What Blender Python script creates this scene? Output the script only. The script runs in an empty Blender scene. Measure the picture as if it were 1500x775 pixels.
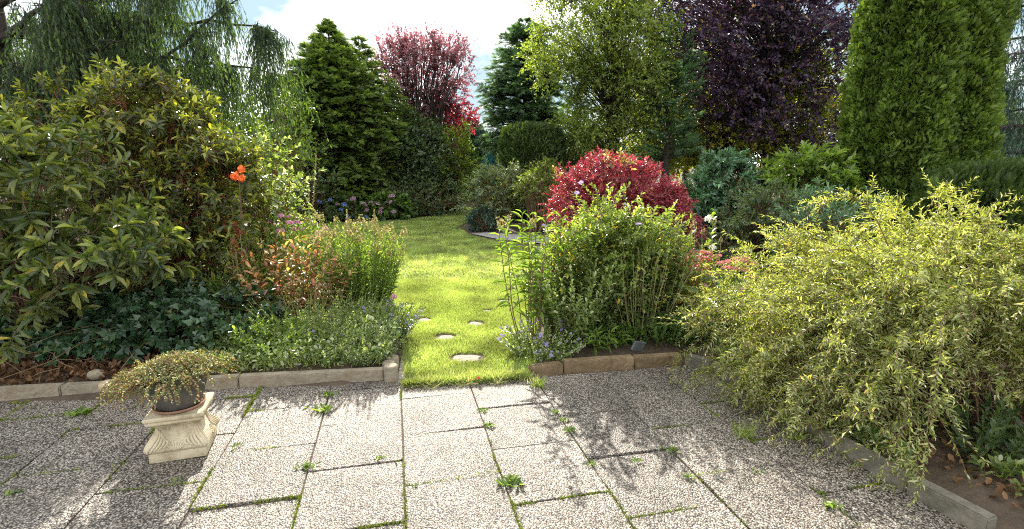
import bpy, math, random
import numpy as np
from mathutils import Vector

SC = bpy.context.scene
COL = SC.collection
rng = np.random.default_rng(7)
random.seed(7)
PI = math.pi

# ------------------------------------------------------------------ camera model (used to turn photo positions into real places)
H = 1.58; F = 760.0; TH = math.radians(10.95)
CX, CY = 750.0, 387.5
def ray(px, py):
    xs = (px - CX) / F; ys = (CY - py) / F
    return np.array([xs, math.cos(TH) + ys * math.sin(TH), -math.sin(TH) + ys * math.cos(TH)])
def G(px, py, z=0.0):
    d = ray(px, py); k = (z - H) / d[2]
    return np.array([d[0] * k, d[1] * k, z])
def A(px, py, Y):
    d = ray(px, py); k = Y / d[1]
    return np.array([d[0] * k, Y, H + d[2] * k])
SUN_AZ = math.radians(-12.0)      # towards the sun, measured from +Y, negative = to the left
SUN_EL = math.radians(30)
UC = np.array([-math.sin(math.radians(12.7)), math.cos(math.radians(12.7))])   # paving columns
UR = np.array([UC[1], -UC[0]])                                                  # paving rows

# ------------------------------------------------------------------ mesh building
def unit(v):
    return v / np.maximum(np.linalg.norm(v, axis=-1, keepdims=True), 1e-9)
def rdir(n):
    return unit(rng.normal(size=(n, 3)))
UP = np.array([0., 0., 1.])

class MB:
    def __init__(s): s.v = []; s.q = []; s.t = []; s.a = []; s.n = 0
    def add(s, v, quads=None, tris=None, rnd=None):
        v = np.asarray(v, float).reshape(-1, 3)
        if quads is not None and len(quads): s.q.append(np.asarray(quads, np.int64).reshape(-1, 4) + s.n)
        if tris is not None and len(tris): s.t.append(np.asarray(tris, np.int64).reshape(-1, 3) + s.n)
        if rnd is None: rnd = np.full(len(v), rng.random())
        s.a.append(np.broadcast_to(np.asarray(rnd, float), (len(v),)))
        s.v.append(v); s.n += len(v)
        return s
    def build(s, name, mat, parent=None, smooth=False, origin=None):
        v = np.concatenate(s.v); org = np.zeros(3)
        if parent is not None: org = np.array(parent.location)
        elif origin is not None: org = np.asarray(origin, float)
        me = bpy.data.meshes.new(name)
        me.vertices.add(len(v)); me.vertices.foreach_set('co', (v - org).astype(np.float32).ravel())
        q = np.concatenate(s.q) if s.q else np.zeros((0, 4), np.int64)
        t = np.concatenate(s.t) if s.t else np.zeros((0, 3), np.int64)
        li = np.concatenate([q.ravel(), t.ravel()]).astype(np.int32)
        me.loops.add(len(li)); me.loops.foreach_set('vertex_index', li)
        st = np.concatenate([np.arange(len(q)) * 4, len(q) * 4 + np.arange(len(t)) * 3]).astype(np.int32)
        me.polygons.add(len(st)); me.polygons.foreach_set('loop_start', st)
        if smooth: me.polygons.foreach_set('use_smooth', np.ones(len(st), bool))
        at = me.attributes.new('rnd', 'FLOAT', 'POINT')
        at.data.foreach_set('value', np.concatenate(s.a).astype(np.float32))
        me.update(calc_edges=True)
        me.materials.append(mat)
        o = bpy.data.objects.new(name, me); COL.objects.link(o)
        if parent is not None: o.parent = parent
        elif origin is not None: o.location = org
        return o

def tag(o, label=None, cat=None, group=None, kind=None):
    if label: o['label'] = label
    if cat: o['category'] = cat
    if group: o['group'] = group
    if kind: o['kind'] = kind
    return o
def thing(name, label, cat, loc, group=None, kind=None):
    o = bpy.data.objects.new(name, None); COL.objects.link(o)
    o.location = tuple(float(x) for x in loc); o.empty_display_size = .1
    return tag(o, label, cat, group, kind)

def grid_idx(a, b, closed=False):
    i = np.arange(a - 1)[:, None]; j = np.arange(b if closed else b - 1)[None, :]
    j2 = (j + 1) % b
    return np.stack(np.broadcast_arrays(i * b + j, i * b + j2, (i + 1) * b + j2, (i + 1) * b + j), -1).reshape(-1, 4)

def tubes(mb, P, R, n=4, rnd=None):
    P = np.asarray(P, float)
    if P.ndim == 2: P = P[None]
    S, K, _ = P.shape
    R = np.broadcast_to(np.asarray(R, float), (S, K))
    T = unit(np.gradient(P, axis=1))
    ref = np.tile(np.array([[0.31, 0.95, 0.05]]), (S, 1)); m = np.abs((T.mean(1) * ref).sum(-1)) > .8
    ref[m] = [0.95, -.2, .1]
    B = unit(np.cross(T, ref[:, None])); N = np.cross(T, B)
    an = np.arange(n) * 2 * PI / n
    V = P[:, :, None] + R[:, :, None, None] * (B[:, :, None] * np.cos(an)[None, None, :, None] + N[:, :, None] * np.sin(an)[None, None, :, None])
    q = grid_idx(K, n, True)
    Q = (q[None] + (np.arange(S) * K * n)[:, None, None]).reshape(-1, 4)
    if rnd is None: rnd = rng.random(S)
    mb.add(V, Q, None, np.repeat(rnd, K * n))
    return mb

# leaf templates: (u along, v across, w lift)
def T_(v, q=None, t=None): return (np.array(v, float), np.array(q if q else np.zeros((0, 4)), int), np.array(t if t else np.zeros((0, 3)), int))
def mk_leaf(prof, droop=.12, fold=.12):
    # prof: list of (u, halfwidth); pointed at both ends
    us = [0] + [p[0] for p in prof] + [1]
    v = [(0, 0, 0)]
    for u, h in prof: v += [(u, -h, fold * h * 1.2 - droop * u * u), (u, 0, -droop * u * u), (u, h, fold * h * 1.2 - droop * u * u)]
    v.append((1, 0, -droop)); k = len(prof); q = []; t = [(0, 2, 1), (0, 3, 2)]
    for i in range(k - 1):
        a = 1 + 3 * i; b = a + 3
        q += [(a, a + 1, b + 1, b), (a + 1, a + 2, b + 2, b + 1)]
    a = 1 + 3 * (k - 1); e = len(v) - 1
    t += [(a, a + 1, e), (a + 1, a + 2, e)]
    return T_(v, q, t)
LF_BIG = mk_leaf([(.2, .30), (.5, .5), (.8, .33)], .22, .25)
LF_BIG2 = mk_leaf([(.2, .27), (.5, .5), (.8, .36)], -.05, .3)
LF_MID = mk_leaf([(.45, .5)], .15, .25)
LF_OVAL = mk_leaf([(.25, .42), (.7, .46)], .1, .2)
LF_DIA = T_([(0, 0, 0), (.45, -.5, .06), (1, 0, -.08), (.45, .5, .06)], [(0, 1, 2, 3)])
LF_IVY = T_([(0, 0, 0), (-.12, -.32, .03), (.18, -.5, .0), (.45, -.27, .05), (1, 0, -.08), (.45, .27, .05), (.18, .5, 0), (-.12, .32, .03), (.3, 0, -.02)],
            None, [(0, 1, 8), (1, 2, 8), (2, 3, 8), (3, 4, 8), (4, 5, 8), (5, 6, 8), (6, 7, 8), (7, 0, 8)])
BLADE = T_([(0, -.5, 0), (0, .5, 0), (.55, .38, .08), (.55, -.38, .08), (1, 0, .3)], [(0, 1, 2, 3)], [(3, 2, 4)])
def mk_spray(n=6, ang=42, side=.42, thick=.045, droop=.15, taper=.65):
    v = []; t = []
    def tri(a, b, w, dz=0):
        a = np.array(a); b = np.array(b); d = b - a; p = np.array([-d[1], d[0]]); p = p / np.linalg.norm(p) * w
        k = len(v)
        for q_ in (a - p, a + p, b): v.append((q_[0], q_[1], -droop * q_[0] ** 2 + dz * 0))
        t.append((k, k + 1, k + 2))
    tri((0, 0), (1, 0), thick * .8)
    for i in range(n):
        u = .12 + .78 * i / n; l = side * (1 - taper * i / n)
        for s in (-1, 1):
            a = math.radians(ang)
            tri((u, 0), (u + l * math.cos(a), s * l * math.sin(a)), thick)
    return T_(v, None, t)
SP_FIR = mk_spray(6, 48, .45, .05, .2)
SP_THUJA = mk_spray(6, 34, .5, .052, .1)
SP_FINE = mk_spray(4, 30, .4, .075, .3)

def add_leaves(mb, pos, t, nh, L, W, tm, rnd=None):
    n = len(pos)
    if n == 0: return mb
    L = np.broadcast_to(L, (n,)); W = np.broadcast_to(W, (n,))
    t = unit(t); b = unit(np.cross(nh, t)); nn = np.cross(t, b)
    v, q, tr = tm; m = len(v)
    V = pos[:, None] + t[:, None] * (v[:, 0][None, :] * L[:, None])[..., None] + b[:, None] * (v[:, 1][None, :] * W[:, None])[..., None] + nn[:, None] * (v[:, 2][None, :] * L[:, None])[..., None]
    off = (np.arange(n) * m)[:, None, None]
    if rnd is None: rnd = rng.random(n)
    mb.add(V, (q[None] + off).reshape(-1, 4) if len(q) else None, (tr[None] + off).reshape(-1, 3) if len(tr) else None, np.repeat(rnd, m))
    return mb

def shoots(o, d, L, K=6, droop=.2, wob=.06):
    S = len(o); s = np.linspace(0, 1, K)[None, :, None]
    L = np.broadcast_to(L, (S,))[:, None, None]; dr = np.broadcast_to(droop, (S,))[:, None, None]
    w = rdir(S)[:, None]; w2 = rdir(S)[:, None]
    P = o[:, None] + unit(d)[:, None] * L * s + np.array([0, 0, -1.]) * L * dr * s * s + wob * L * (w * np.sin(s * 3.1) + w2 * np.sin(s * 6.3) * .5)
    return P, unit(np.gradient(P, axis=1))

def leaf_nodes(P, T, per=2, ang=60, s0=.15, jitter=.35, tipw=0., opp=False):
    """positions, directions, normal hints for leaves along shoots, phyllotaxis round the stem"""
    S, K, _ = P.shape
    M = (K - 1) * per
    u = np.linspace(s0, 1, M)[None] * (K - 1) + np.zeros((S, 1))
    if tipw: u = (K - 1) * (1 - (1 - u / (K - 1)) ** (1 + tipw))
    i = np.minimum(u.astype(int), K - 2); f = (u - i)[..., None]
    ar = np.arange(S)[:, None]
    p = P[ar, i] * (1 - f) + P[ar, i + 1] * f
    t = T[ar, i]
    ref = unit(np.cross(t, rdir(S)[:, None] * .2 + np.array([.3, .1, .93]))); r2 = np.cross(t, ref)
    ph = (np.arange(M)[None] * (PI if opp else 2.4) + rng.random((S, 1)) * 6.28 + rng.normal(size=(S, M)) * jitter)[..., None]
    rad = ref * np.cos(ph) + r2 * np.sin(ph)
    al = np.radians(ang * (1 - .45 * np.linspace(0, 1, M))[None, :, None] + rng.normal(size=(S, M, 1)) * 10)
    dr = t * np.cos(al) + rad * np.sin(al)
    nh = t * .8 + np.array([0, 0, .7]) + rng.normal(size=dr.shape) * .25
    sn = np.broadcast_to(np.linspace(0, 1, M)[None], (S, M))
    return p.reshape(-1, 3), dr.reshape(-1, 3), nh.reshape(-1, 3), sn.ravel()

_k = rng.normal(size=(10, 3)); _ph = rng.random(10) * 6.28
def noise(p, sc=1.0):
    a = p @ (_k.T * sc) + _ph
    return np.sin(a).mean(-1) * 1.6
def bez(a, b, c, K=8):
    s = np.linspace(0, 1, K)[None, :, None]
    return a[:, None] * (1 - s) ** 2 + b[:, None] * 2 * s * (1 - s) + c[:, None] * s * s

# ------------------------------------------------------------------ materials
def new_mat(name):
    m = bpy.data.materials.new(name); m.use_nodes = True; nt = m.node_tree
    for n in list(nt.nodes): nt.nodes.remove(n)
    out = nt.nodes.new('ShaderNodeOutputMaterial')
    return m, nt, out
def N(nt, t, **k):
    n = nt.nodes.new(t)
    for a, b in k.items(): setattr(n, a, b)
    return n
def ramp(nt, stops, interp='LINEAR'):
    r = N(nt, 'ShaderNodeValToRGB'); r.color_ramp.interpolation = interp
    e = r.color_ramp.elements
    while len(e) > 1: e.remove(e[-1])
    e[0].position = stops[0][0]; e[0].color = (*stops[0][1], 1)
    for p, c in stops[1:]:
        x = e.new(p); x.color = (*c, 1)
    return r
def leafmat(name, stops, trans=.4, rough=.45, spec=.4, tint=(1.5, 1.6, .55), var=.5, vscale=3.0):
    m, nt, out = new_mat(name); L = nt.links.new
    at = N(nt, 'ShaderNodeAttribute', attribute_name='rnd')
    cr = ramp(nt, stops); L(at.outputs['Fac'], cr.inputs[0])
    tc = N(nt, 'ShaderNodeTexCoord'); nz = N(nt, 'ShaderNodeTexNoise'); nz.inputs['Scale'].default_value = vscale; nz.inputs['Detail'].default_value = 3
    L(tc.outputs['Object'], nz.inputs['Vector'])
    mr = N(nt, 'ShaderNodeMapRange'); mr.inputs[1].default_value = .3; mr.inputs[2].default_value = .7
    mr.inputs[3].default_value = 1 - var * .6; mr.inputs[4].default_value = 1 + var * .6
    L(nz.outputs['Fac'], mr.inputs[0])
    hs = N(nt, 'ShaderNodeHueSaturation'); L(cr.outputs[0], hs.inputs['Color']); L(mr.outputs[0], hs.inputs['Value'])
    ps = N(nt, 'ShaderNodeBsdfPrincipled'); L(hs.outputs[0], ps.inputs['Base Color'])
    ps.inputs['Roughness'].default_value = rough; ps.inputs['Specular IOR Level'].default_value = spec
    mx = N(nt, 'ShaderNodeMix', data_type='RGBA', blend_type='MULTIPLY'); mx.inputs[0].default_value = 1
    mx.inputs[7].default_value = (*tint, 1); L(hs.outputs[0], mx.inputs[6])
    tr = N(nt, 'ShaderNodeBsdfTranslucent'); L(mx.outputs[2], tr.inputs['Color'])
    ms = N(nt, 'ShaderNodeMixShader'); ms.inputs[0].default_value = trans
    L(ps.outputs[0], ms.inputs[1]); L(tr.outputs[0], ms.inputs[2]); L(ms.outputs[0], out.inputs[0])
    return m
def solid(name, c1, c2, scale=8, rough=.8, bump=.3, bscale=40, spec=.3, extra=None):
    m, nt, out = new_mat(name); L = nt.links.new
    tc = N(nt, 'ShaderNodeTexCoord'); nz = N(nt, 'ShaderNodeTexNoise'); nz.inputs['Scale'].default_value = scale; nz.inputs['Detail'].default_value = 6
    nz.inputs['Roughness'].default_value = .65
    L(tc.outputs['Object'], nz.inputs['Vector'])
    st = [(.3, c1), (.7, c2)]
    if extra: st = [(.25, c1), (.5, c2), (.72, extra)]
    cr = ramp(nt, st); L(nz.outputs['Fac'], cr.inputs[0])
    ps = N(nt, 'ShaderNodeBsdfPrincipled'); L(cr.outputs[0], ps.inputs['Base Color'])
    ps.inputs['Roughness'].default_value = rough; ps.inputs['Specular IOR Level'].default_value = spec
    n2 = N(nt, 'ShaderNodeTexNoise'); n2.inputs['Scale'].default_value = bscale; n2.inputs['Detail'].default_value = 5
    L(tc.outputs['Object'], n2.inputs['Vector'])
    bp = N(nt, 'ShaderNodeBump'); bp.inputs['Strength'].default_value = bump; bp.inputs['Distance'].default_value = .01
    L(n2.outputs['Fac'], bp.inputs['Height']); L(bp.outputs[0], ps.inputs['Normal']); L(ps.outputs[0], out.inputs[0])
    return m

M = {}
M['bark'] = solid('bark', (.035, .026, .018), (.11, .085, .06), 14, .9, .6, 60)
M['barkdark'] = solid('bark_dark', (.02, .016, .012), (.06, .048, .036), 14, .9, .6, 60)
M['twig'] = solid('twig', (.10, .06, .03), (.22, .14, .08), 20, .8, .2, 60)
M['twigred'] = solid('twig_red', (.16, .05, .025), (.28, .10, .05), 20, .7, .2, 60)
M['stemgreen'] = solid('stem_green', (.10, .14, .03), (.20, .22, .06), 20, .6, .2, 60)
M['stemdry'] = solid('stem_dry', (.26, .20, .10), (.42, .34, .2), 20, .8, .2, 60)
M['soil'] = solid('soil', (.03, .021, .014), (.09, .062, .042), 7, .95, 1.0, 30, extra=(.11, .08, .055))
M['rhodo'] = leafmat('rhododendron_leaf', [(0, (.045, .055, .018)), (.45, (.09, .11, .028)), (.7, (.17, .18, .04)), (.94, (.30, .31, .05)), (1, (.40, .34, .05))], .40, .33, .5)
M['rhodofront'] = leafmat('front_rhododendron_leaf', [(0, (.04, .06, .02)), (.45, (.09, .12, .032)), (.75, (.17, .19, .05)), (.97, (.34, .34, .08)), (1, (.42, .33, .05))], .38, .36, .5)
M['fir'] = leafmat('fir_needles', [(0, (.06, .10, .025)), (.6, (.14, .20, .045)), (1, (.28, .33, .08))], .45, .55, .3)
M['thuja'] = leafmat('thuja_sprays', [(0, (.04, .07, .014)), (.5, (.095, .148, .026)), (1, (.22, .29, .05))], .36, .5, .3)
M['weep'] = leafmat('weeping_sprays', [(0, (.03, .06, .035)), (.6, (.075, .13, .055)), (1, (.18, .25, .07))], .42, .55, .3)
M['yew'] = leafmat('yew_needles', [(0, (.035, .06, .018)), (.6, (.07, .11, .03)), (1, (.13, .18, .04))], .35, .5, .3)
M['cedar'] = leafmat('cedar_needles', [(0, (.06, .11, .06)), (.6, (.12, .19, .10)), (1, (.2, .27, .12))], .42, .55, .3, (1.3, 1.5, .7))
M['bluefir'] = leafmat('blue_needles', [(0, (.03, .065, .05)), (.6, (.06, .12, .09)), (1, (.10, .18, .13))], .2, .55, .3, (1.2, 1.4, .9))
M['teal'] = leafmat('teal_needles', [(0, (.02, .10, .09)), (1, (.06, .20, .18))], .2, .55, .3, (1, 1.3, 1.1))
M['decid'] = leafmat('pale_tree_leaf', [(0, (.09, .13, .025)), (.5, (.17, .22, .045)), (1, (.30, .33, .08))], .52, .5, .35)
M['plum'] = leafmat('purple_plum_leaf', [(0, (.17, .08, .10)), (.5, (.32, .155, .18)), (.85, (.46, .24, .25)), (1, (.50, .34, .26))], .45, .40, .6, (1.35, .85, .9))
M['beech'] = leafmat('copper_beech_leaf', [(0, (.035, .02, .045)), (.6, (.065, .036, .075)), (.92, (.11, .055, .085)), (.96, (.25, .12, .03)), (1, (.3, .2, .04))], .3, .42, .5, (1.4, .85, 1.1))
M['under'] = leafmat('understory_leaf', [(0, (.09, .12, .02)), (.5, (.2, .23, .03)), (.85, (.34, .32, .05)), (1, (.5, .22, .06))], .6, .5, .35)
M['redleaf'] = leafmat('red_autumn_leaf', [(0, (.14, .018, .035)), (.45, (.30, .04, .07)), (.8, (.46, .09, .12)), (.95, (.55, .2, .18)), (1, (.45, .34, .1))], .38, .38, .55, (1.5, .6, .7), .3)
M['holly'] = leafmat('holly_leaf', [(0, (.035, .065, .025)), (.6, (.075, .12, .04)), (1, (.15, .2, .06))], .35, .28, .6)
M['lime'] = leafmat('lime_leaf', [(0, (.10, .16, .02)), (.5, (.18, .25, .03)), (1, (.30, .36, .06))], .5, .45, .35)
M['olive'] = leafmat('silver_leaf', [(0, (.10, .14, .06)), (.5, (.18, .22, .11)), (1, (.32, .35, .2))], .35, .45, .4)
M['laurel'] = leafmat('laurel_leaf', [(0, (.06, .12, .075)), (.6, (.11, .20, .12)), (1, (.2, .3, .14))], .3, .25, .65, (1.3, 1.5, .6))
M['green'] = leafmat('green_leaf', [(0, (.04, .08, .018)), (.5, (.08, .14, .028)), (1, (.16, .22, .045))], .4, .42, .4)
M['dusk'] = leafmat('dull_leaf', [(0, (.05, .08, .035)), (.5, (.09, .135, .055)), (1, (.17, .22, .09))], .38, .4, .45)
M['ivy'] = leafmat('ivy_leaf', [(0, (.02, .05, .025)), (.6, (.04, .085, .035)), (.95, (.08, .13, .045)), (1, (.2, .18, .04))], .2, .28, .6)
M['rose'] = leafmat('centre_bush_leaf', [(0, (.07, .10, .025)), (.5, (.15, .20, .045)), (.9, (.30, .35, .10)), (.95, (.5, .5, .2)), (.97, (.6, .5, .05)), (1, (.6, .42, .04))], .52, .36, .5)
M['phlox'] = leafmat('phlox_leaf', [(0, (.08, .14, .025)), (.6, (.17, .25, .05)), (1, (.30, .37, .10))], .5, .38, .5)
M['peony'] = leafmat('reddening_leaf', [(0, (.12, .17, .04)), (.3, (.20, .22, .06)), (.45, (.34, .16, .08)), (.65, (.42, .2, .13)), (.8, (.5, .38, .24)), (.9, (.34, .40, .11)), (1, (.55, .52, .2))], .5, .38, .5, (1.5, 1.1, .6), .3)
M['willow'] = leafmat('arching_shrub_leaf', [(0, (.16, .20, .045)), (.4, (.27, .31, .075)), (.7, (.40, .42, .15)), (.96, (.60, .60, .36)), (1, (.52, .32, .1))], .48, .34, .7, (1.38, 1.4, .42), .3)
M['herb'] = leafmat('herb_leaf', [(0, (.07, .11, .025)), (.4, (.16, .22, .06)), (.7, (.30, .35, .14)), (1, (.6, .6, .42))], .42, .36, .5)  # palest stops paint bright glints into the leaf colour
M['grass'] = leafmat('grass_blade', [(0, (.18, .24, .07)), (.5, (.28, .34, .11)), (.85, (.40, .44, .17)), (1, (.5, .48, .27))], .5, .45, .4, (1.3, 1.35, .6), .7, 2.0)
M['moss'] = leafmat('moss', [(0, (.07, .11, .012)), (.5, (.14, .19, .02)), (1, (.26, .27, .05))], .25, .8, .1)
M['pottrail'] = leafmat('potted_leaf', [(0, (.07, .10, .03)), (.4, (.14, .19, .055)), (.6, (.24, .12, .07)), (.75, (.26, .29, .14)), (1, (.5, .5, .36))], .4, .4, .4, (1.4, 1.3, .5), .3)
M['litter'] = leafmat('leaf_litter', [(0, (.05, .025, .012)), (.5, (.13, .065, .03)), (1, (.25, .14, .07))], .15, .7, .2, (1.2, .9, .6))
def petal(name, a, b, trans=.4): return leafmat(name, [(0, a), (1, b)], trans, .5, .3, (1.2, 1.1, 1.1), .2)
M['pink'] = petal('pink_petal', (.55, .22, .36), (.75, .42, .55))
M['sedum'] = petal('sedum_floret', (.45, .14, .16), (.68, .32, .3))
M['violet'] = petal('violet_petal', (.26, .18, .55), (.48, .38, .75))
M['blue'] = petal('blue_floret', (.14, .2, .6), (.32, .42, .8))
M['mauve'] = petal('mauve_floret', (.35, .2, .3), (.55, .36, .42))
M['orange'] = petal('orange_petal', (.70, .13, .03), (.9, .3, .08))
M['seed'] = petal('seed_head', (.22, .2, .06), (.44, .38, .16))
M['brownseed'] = petal('rusty_seed', (.22, .06, .03), (.4, .14, .06))
M['white'] = petal('white_petal', (.7, .7, .62), (.85, .85, .8))

# ------------------------------------------------------------------ generic plants
def ell_centers(ells, n, shell=.5, zmin=.1):
    w = np.array([e[1][0] * e[1][1] * e[1][2] for e in ells]) ** .67; w /= w.sum()
    out = []; oc = []
    while len(out) < n:
        e = ells[rng.choice(len(ells), p=w)]
        d = rdir(1)[0]; r = shell + (1 - shell) * rng.random() ** .7
        r *= 1 + .16 * noise((np.array(e[0]) + d * np.array(e[1]))[None], 2.0)[0]
        p = np.array(e[0]) + d * np.array(e[1]) * r
        if p[2] > zmin: out.append(p); oc.append(e[0])
    return np.array(out), np.array(oc)

def woody(name, label, cat, base, ells, nc, ns, sL, leaf, mat, wood='bark', trunk=None, group=None, K=5, droop=.15, up=.3, out=.8,
          shell=.5, zmin=.1, twr=.004, limb_r=.02, stemscale=1., wob=.07, extra_root=None, spread=.12):
    base = np.array(base, float)
    root = thing(name, label, cat, base, group)
    c, oc = ell_centers(ells, nc, shell, zmin)
    is_tree = trunk is not None
    mw = MB(); ml = MB()
    if is_tree:
        th, tr = trunk['h'], trunk['r']
        top = base + np.array([trunk.get('lx', 0), trunk.get('ly', 0), th])
        TP = bez(base[None], ((base + top) / 2 + np.array([.04 * th, 0, 0]))[None], top[None], 12)[0]
        mt = MB(); tubes(mt, TP[None], np.linspace(tr * 1.15, tr * .25, 12)[None], 9); mt.build('trunk', M[wood], root, True)
        h0 = trunk.get('h0', .25)
        fa = np.clip((c[:, 2] - base[2]) / th * .75 - .05, h0, .97)
        ia = (fa * 11); i0 = np.minimum(ia.astype(int), 10); ff = (ia - i0)[:, None]
        a = TP[i0] * (1 - ff) + TP[i0 + 1] * ff
    else:
        a = base + rng.normal(size=(nc, 3)) * np.array([spread, spread, 0])
        a[:, 2] = base[2] - .02
    mid = (a + c) / 2 + np.array([0, 0, 1.]) * (.18 * np.linalg.norm(c - a, axis=1))[:, None] * (1 if is_tree else .8)
    LP = bez(a, mid, c, 8) + rng.normal(size=(nc, 8, 3)) * .018 * np.linalg.norm(c - a, axis=1)[:, None, None] * np.linspace(0, 1, 8)[None, :, None] * (1 - np.linspace(0, 1, 8))[None, :, None] * 3
    tubes(mw, LP, np.linspace(limb_r, limb_r * .25, 8)[None] * (.6 + .7 * rng.random((nc, 1))), 5)
    o = np.repeat(c, ns, 0) + rng.normal(size=(nc * ns, 3)) * sL * .12
    outd = unit(c - oc); d = np.repeat(outd, ns, 0) * out + rdir(nc * ns) * 1.0 + UP * up
    L = sL * (.55 + .75 * rng.random(nc * ns))
    P, T = shoots(o, d, L, K, droop, wob)
    if twr: tubes(mw, P, np.linspace(twr, twr * .35, K)[None], 3)
    p, dr, nh, sn = leaf_nodes(P, T, leaf.get('per', 2), leaf.get('ang', 60), leaf.get('s0', .2), tipw=leaf.get('tipw', 0), opp=leaf.get('opp', False))
    n = len(p); keep = rng.random(n) < leaf.get('keep', .9); p, dr, nh, sn = p[keep], dr[keep], nh[keep], sn[keep]; n = len(p)
    dr = dr + UP * -leaf.get('hang', .0)
    l = leaf['L'] * (.65 + .6 * rng.random(n)) ; w = l * leaf['W']
    rn = np.clip(rng.random(n) * .85 + leaf.get('tip', .25) * (sn - .5), 0, 1)
    hi = rng.random(n) < leaf.get('odd', .02); rn[hi] = 1
    tms = leaf['tm'] if isinstance(leaf['tm'], list) else [leaf['tm']]
    sel = rng.integers(0, len(tms), n)
    for k, tm in enumerate(tms):
        m = sel == k; add_leaves(ml, p[m], dr[m], nh[m], l[m], w[m], tm, rn[m])
    mw.build('limbs' if is_tree else 'branches', M[wood], root)
    ml.build('crown' if is_tree else 'foliage', M[mat], root)
    return root, P, c

def conifer(name, label, base, height, prof, nb, nsp, spL, mat, slope=.0, droop=.2, tm=SP_FIR, z0=.03, W=.9, trunk_r=.12, group=None, lean=(0, 0), wood='barkdark', inner=.25, cat='tree', leaders=()):
    """branches from the trunk in all directions, flat sprays on both sides of each"""
    base = np.array(base, float); root = thing(name, label, cat, base, group)
    top = base + np.array([lean[0], lean[1], height])
    mt = MB(); TP = bez(base[None], ((base + top) / 2)[None], top[None], 10)
    tubes(mt, TP, np.linspace(trunk_r, trunk_r * .06, 10)[None], 8); mt.build('trunk', M[wood], root, True)
    f = []
    while len(f) < nb:
        x = z0 + (1 - z0) * rng.random()
        if rng.random() < prof(x) / prof.mx + .12: f.append(x)
    f = np.array(f); th = rng.random(nb) * 2 * PI
    R = np.array([prof(x) for x in f]) * (.8 + .35 * rng.random(nb))
    org = base + (top - base) * f[:, None]
    R *= 1 + .2 * noise(org + np.stack([np.cos(th), np.sin(th), 0 * th], 1) * R[:, None], 1.7)
    d = np.stack([np.cos(th), np.sin(th), np.full(nb, slope) + .5 * f ** 3], 1)
    P, T = shoots(org, d, R, 6, droop, .03)
    mw = MB(); tubes(mw, P, np.linspace(.02, .004, 6)[None] * np.clip(R, .3, 2)[:, None], 4); mw.build('limbs', M[wood], root)
    ml = MB()
    u = inner + (1 - inner) * rng.random((nb, nsp)) ** .8; u[:, 0] = 1
    x = u * 5; i = np.minimum(x.astype(int), 4); fr = (x - i)[..., None]; ar = np.arange(nb)[:, None]
    p = P[ar, i] * (1 - fr) + P[ar, i + 1] * fr; t = T[ar, i]
    side = unit(np.cross(t, UP + np.zeros_like(t))) * np.where(rng.random((nb, nsp)) < .5, -1, 1)[..., None]
    a = np.radians(rng.uniform(15, 65, (nb, nsp)))[..., None]; a[:, 0] *= .1
    dr = t * np.cos(a) + side * np.sin(a) + rng.normal(size=t.shape) * .26 + np.array([0, 0, .18])
    p = p + rng.normal(size=p.shape) * .02
    l = spL * (.6 + .6 * rng.random((nb, nsp))) * (1.15 - .35 * u) * (1 - .45 * f[:, None] ** 4)
    nh = UP + rng.normal(size=t.shape) * .55
    rn = np.clip(.15 + .55 * rng.random((nb, nsp)) + .35 * (u - .6) + .25 * (rng.random((nb, 1)) - .5), 0, 1)
    add_leaves(ml, p.reshape(-1, 3), dr.reshape(-1, 3), nh.reshape(-1, 3), l.ravel(), l.ravel() * W, tm, rn.ravel())
    ml.build('crown', M[mat], root)
    return root
def profile(*pts):
    xs = [p[0] for p in pts]; ys = [p[1] for p in pts]
    def f(x): return float(np.interp(x, xs, ys))
    f.mx = max(ys); return f

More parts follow.
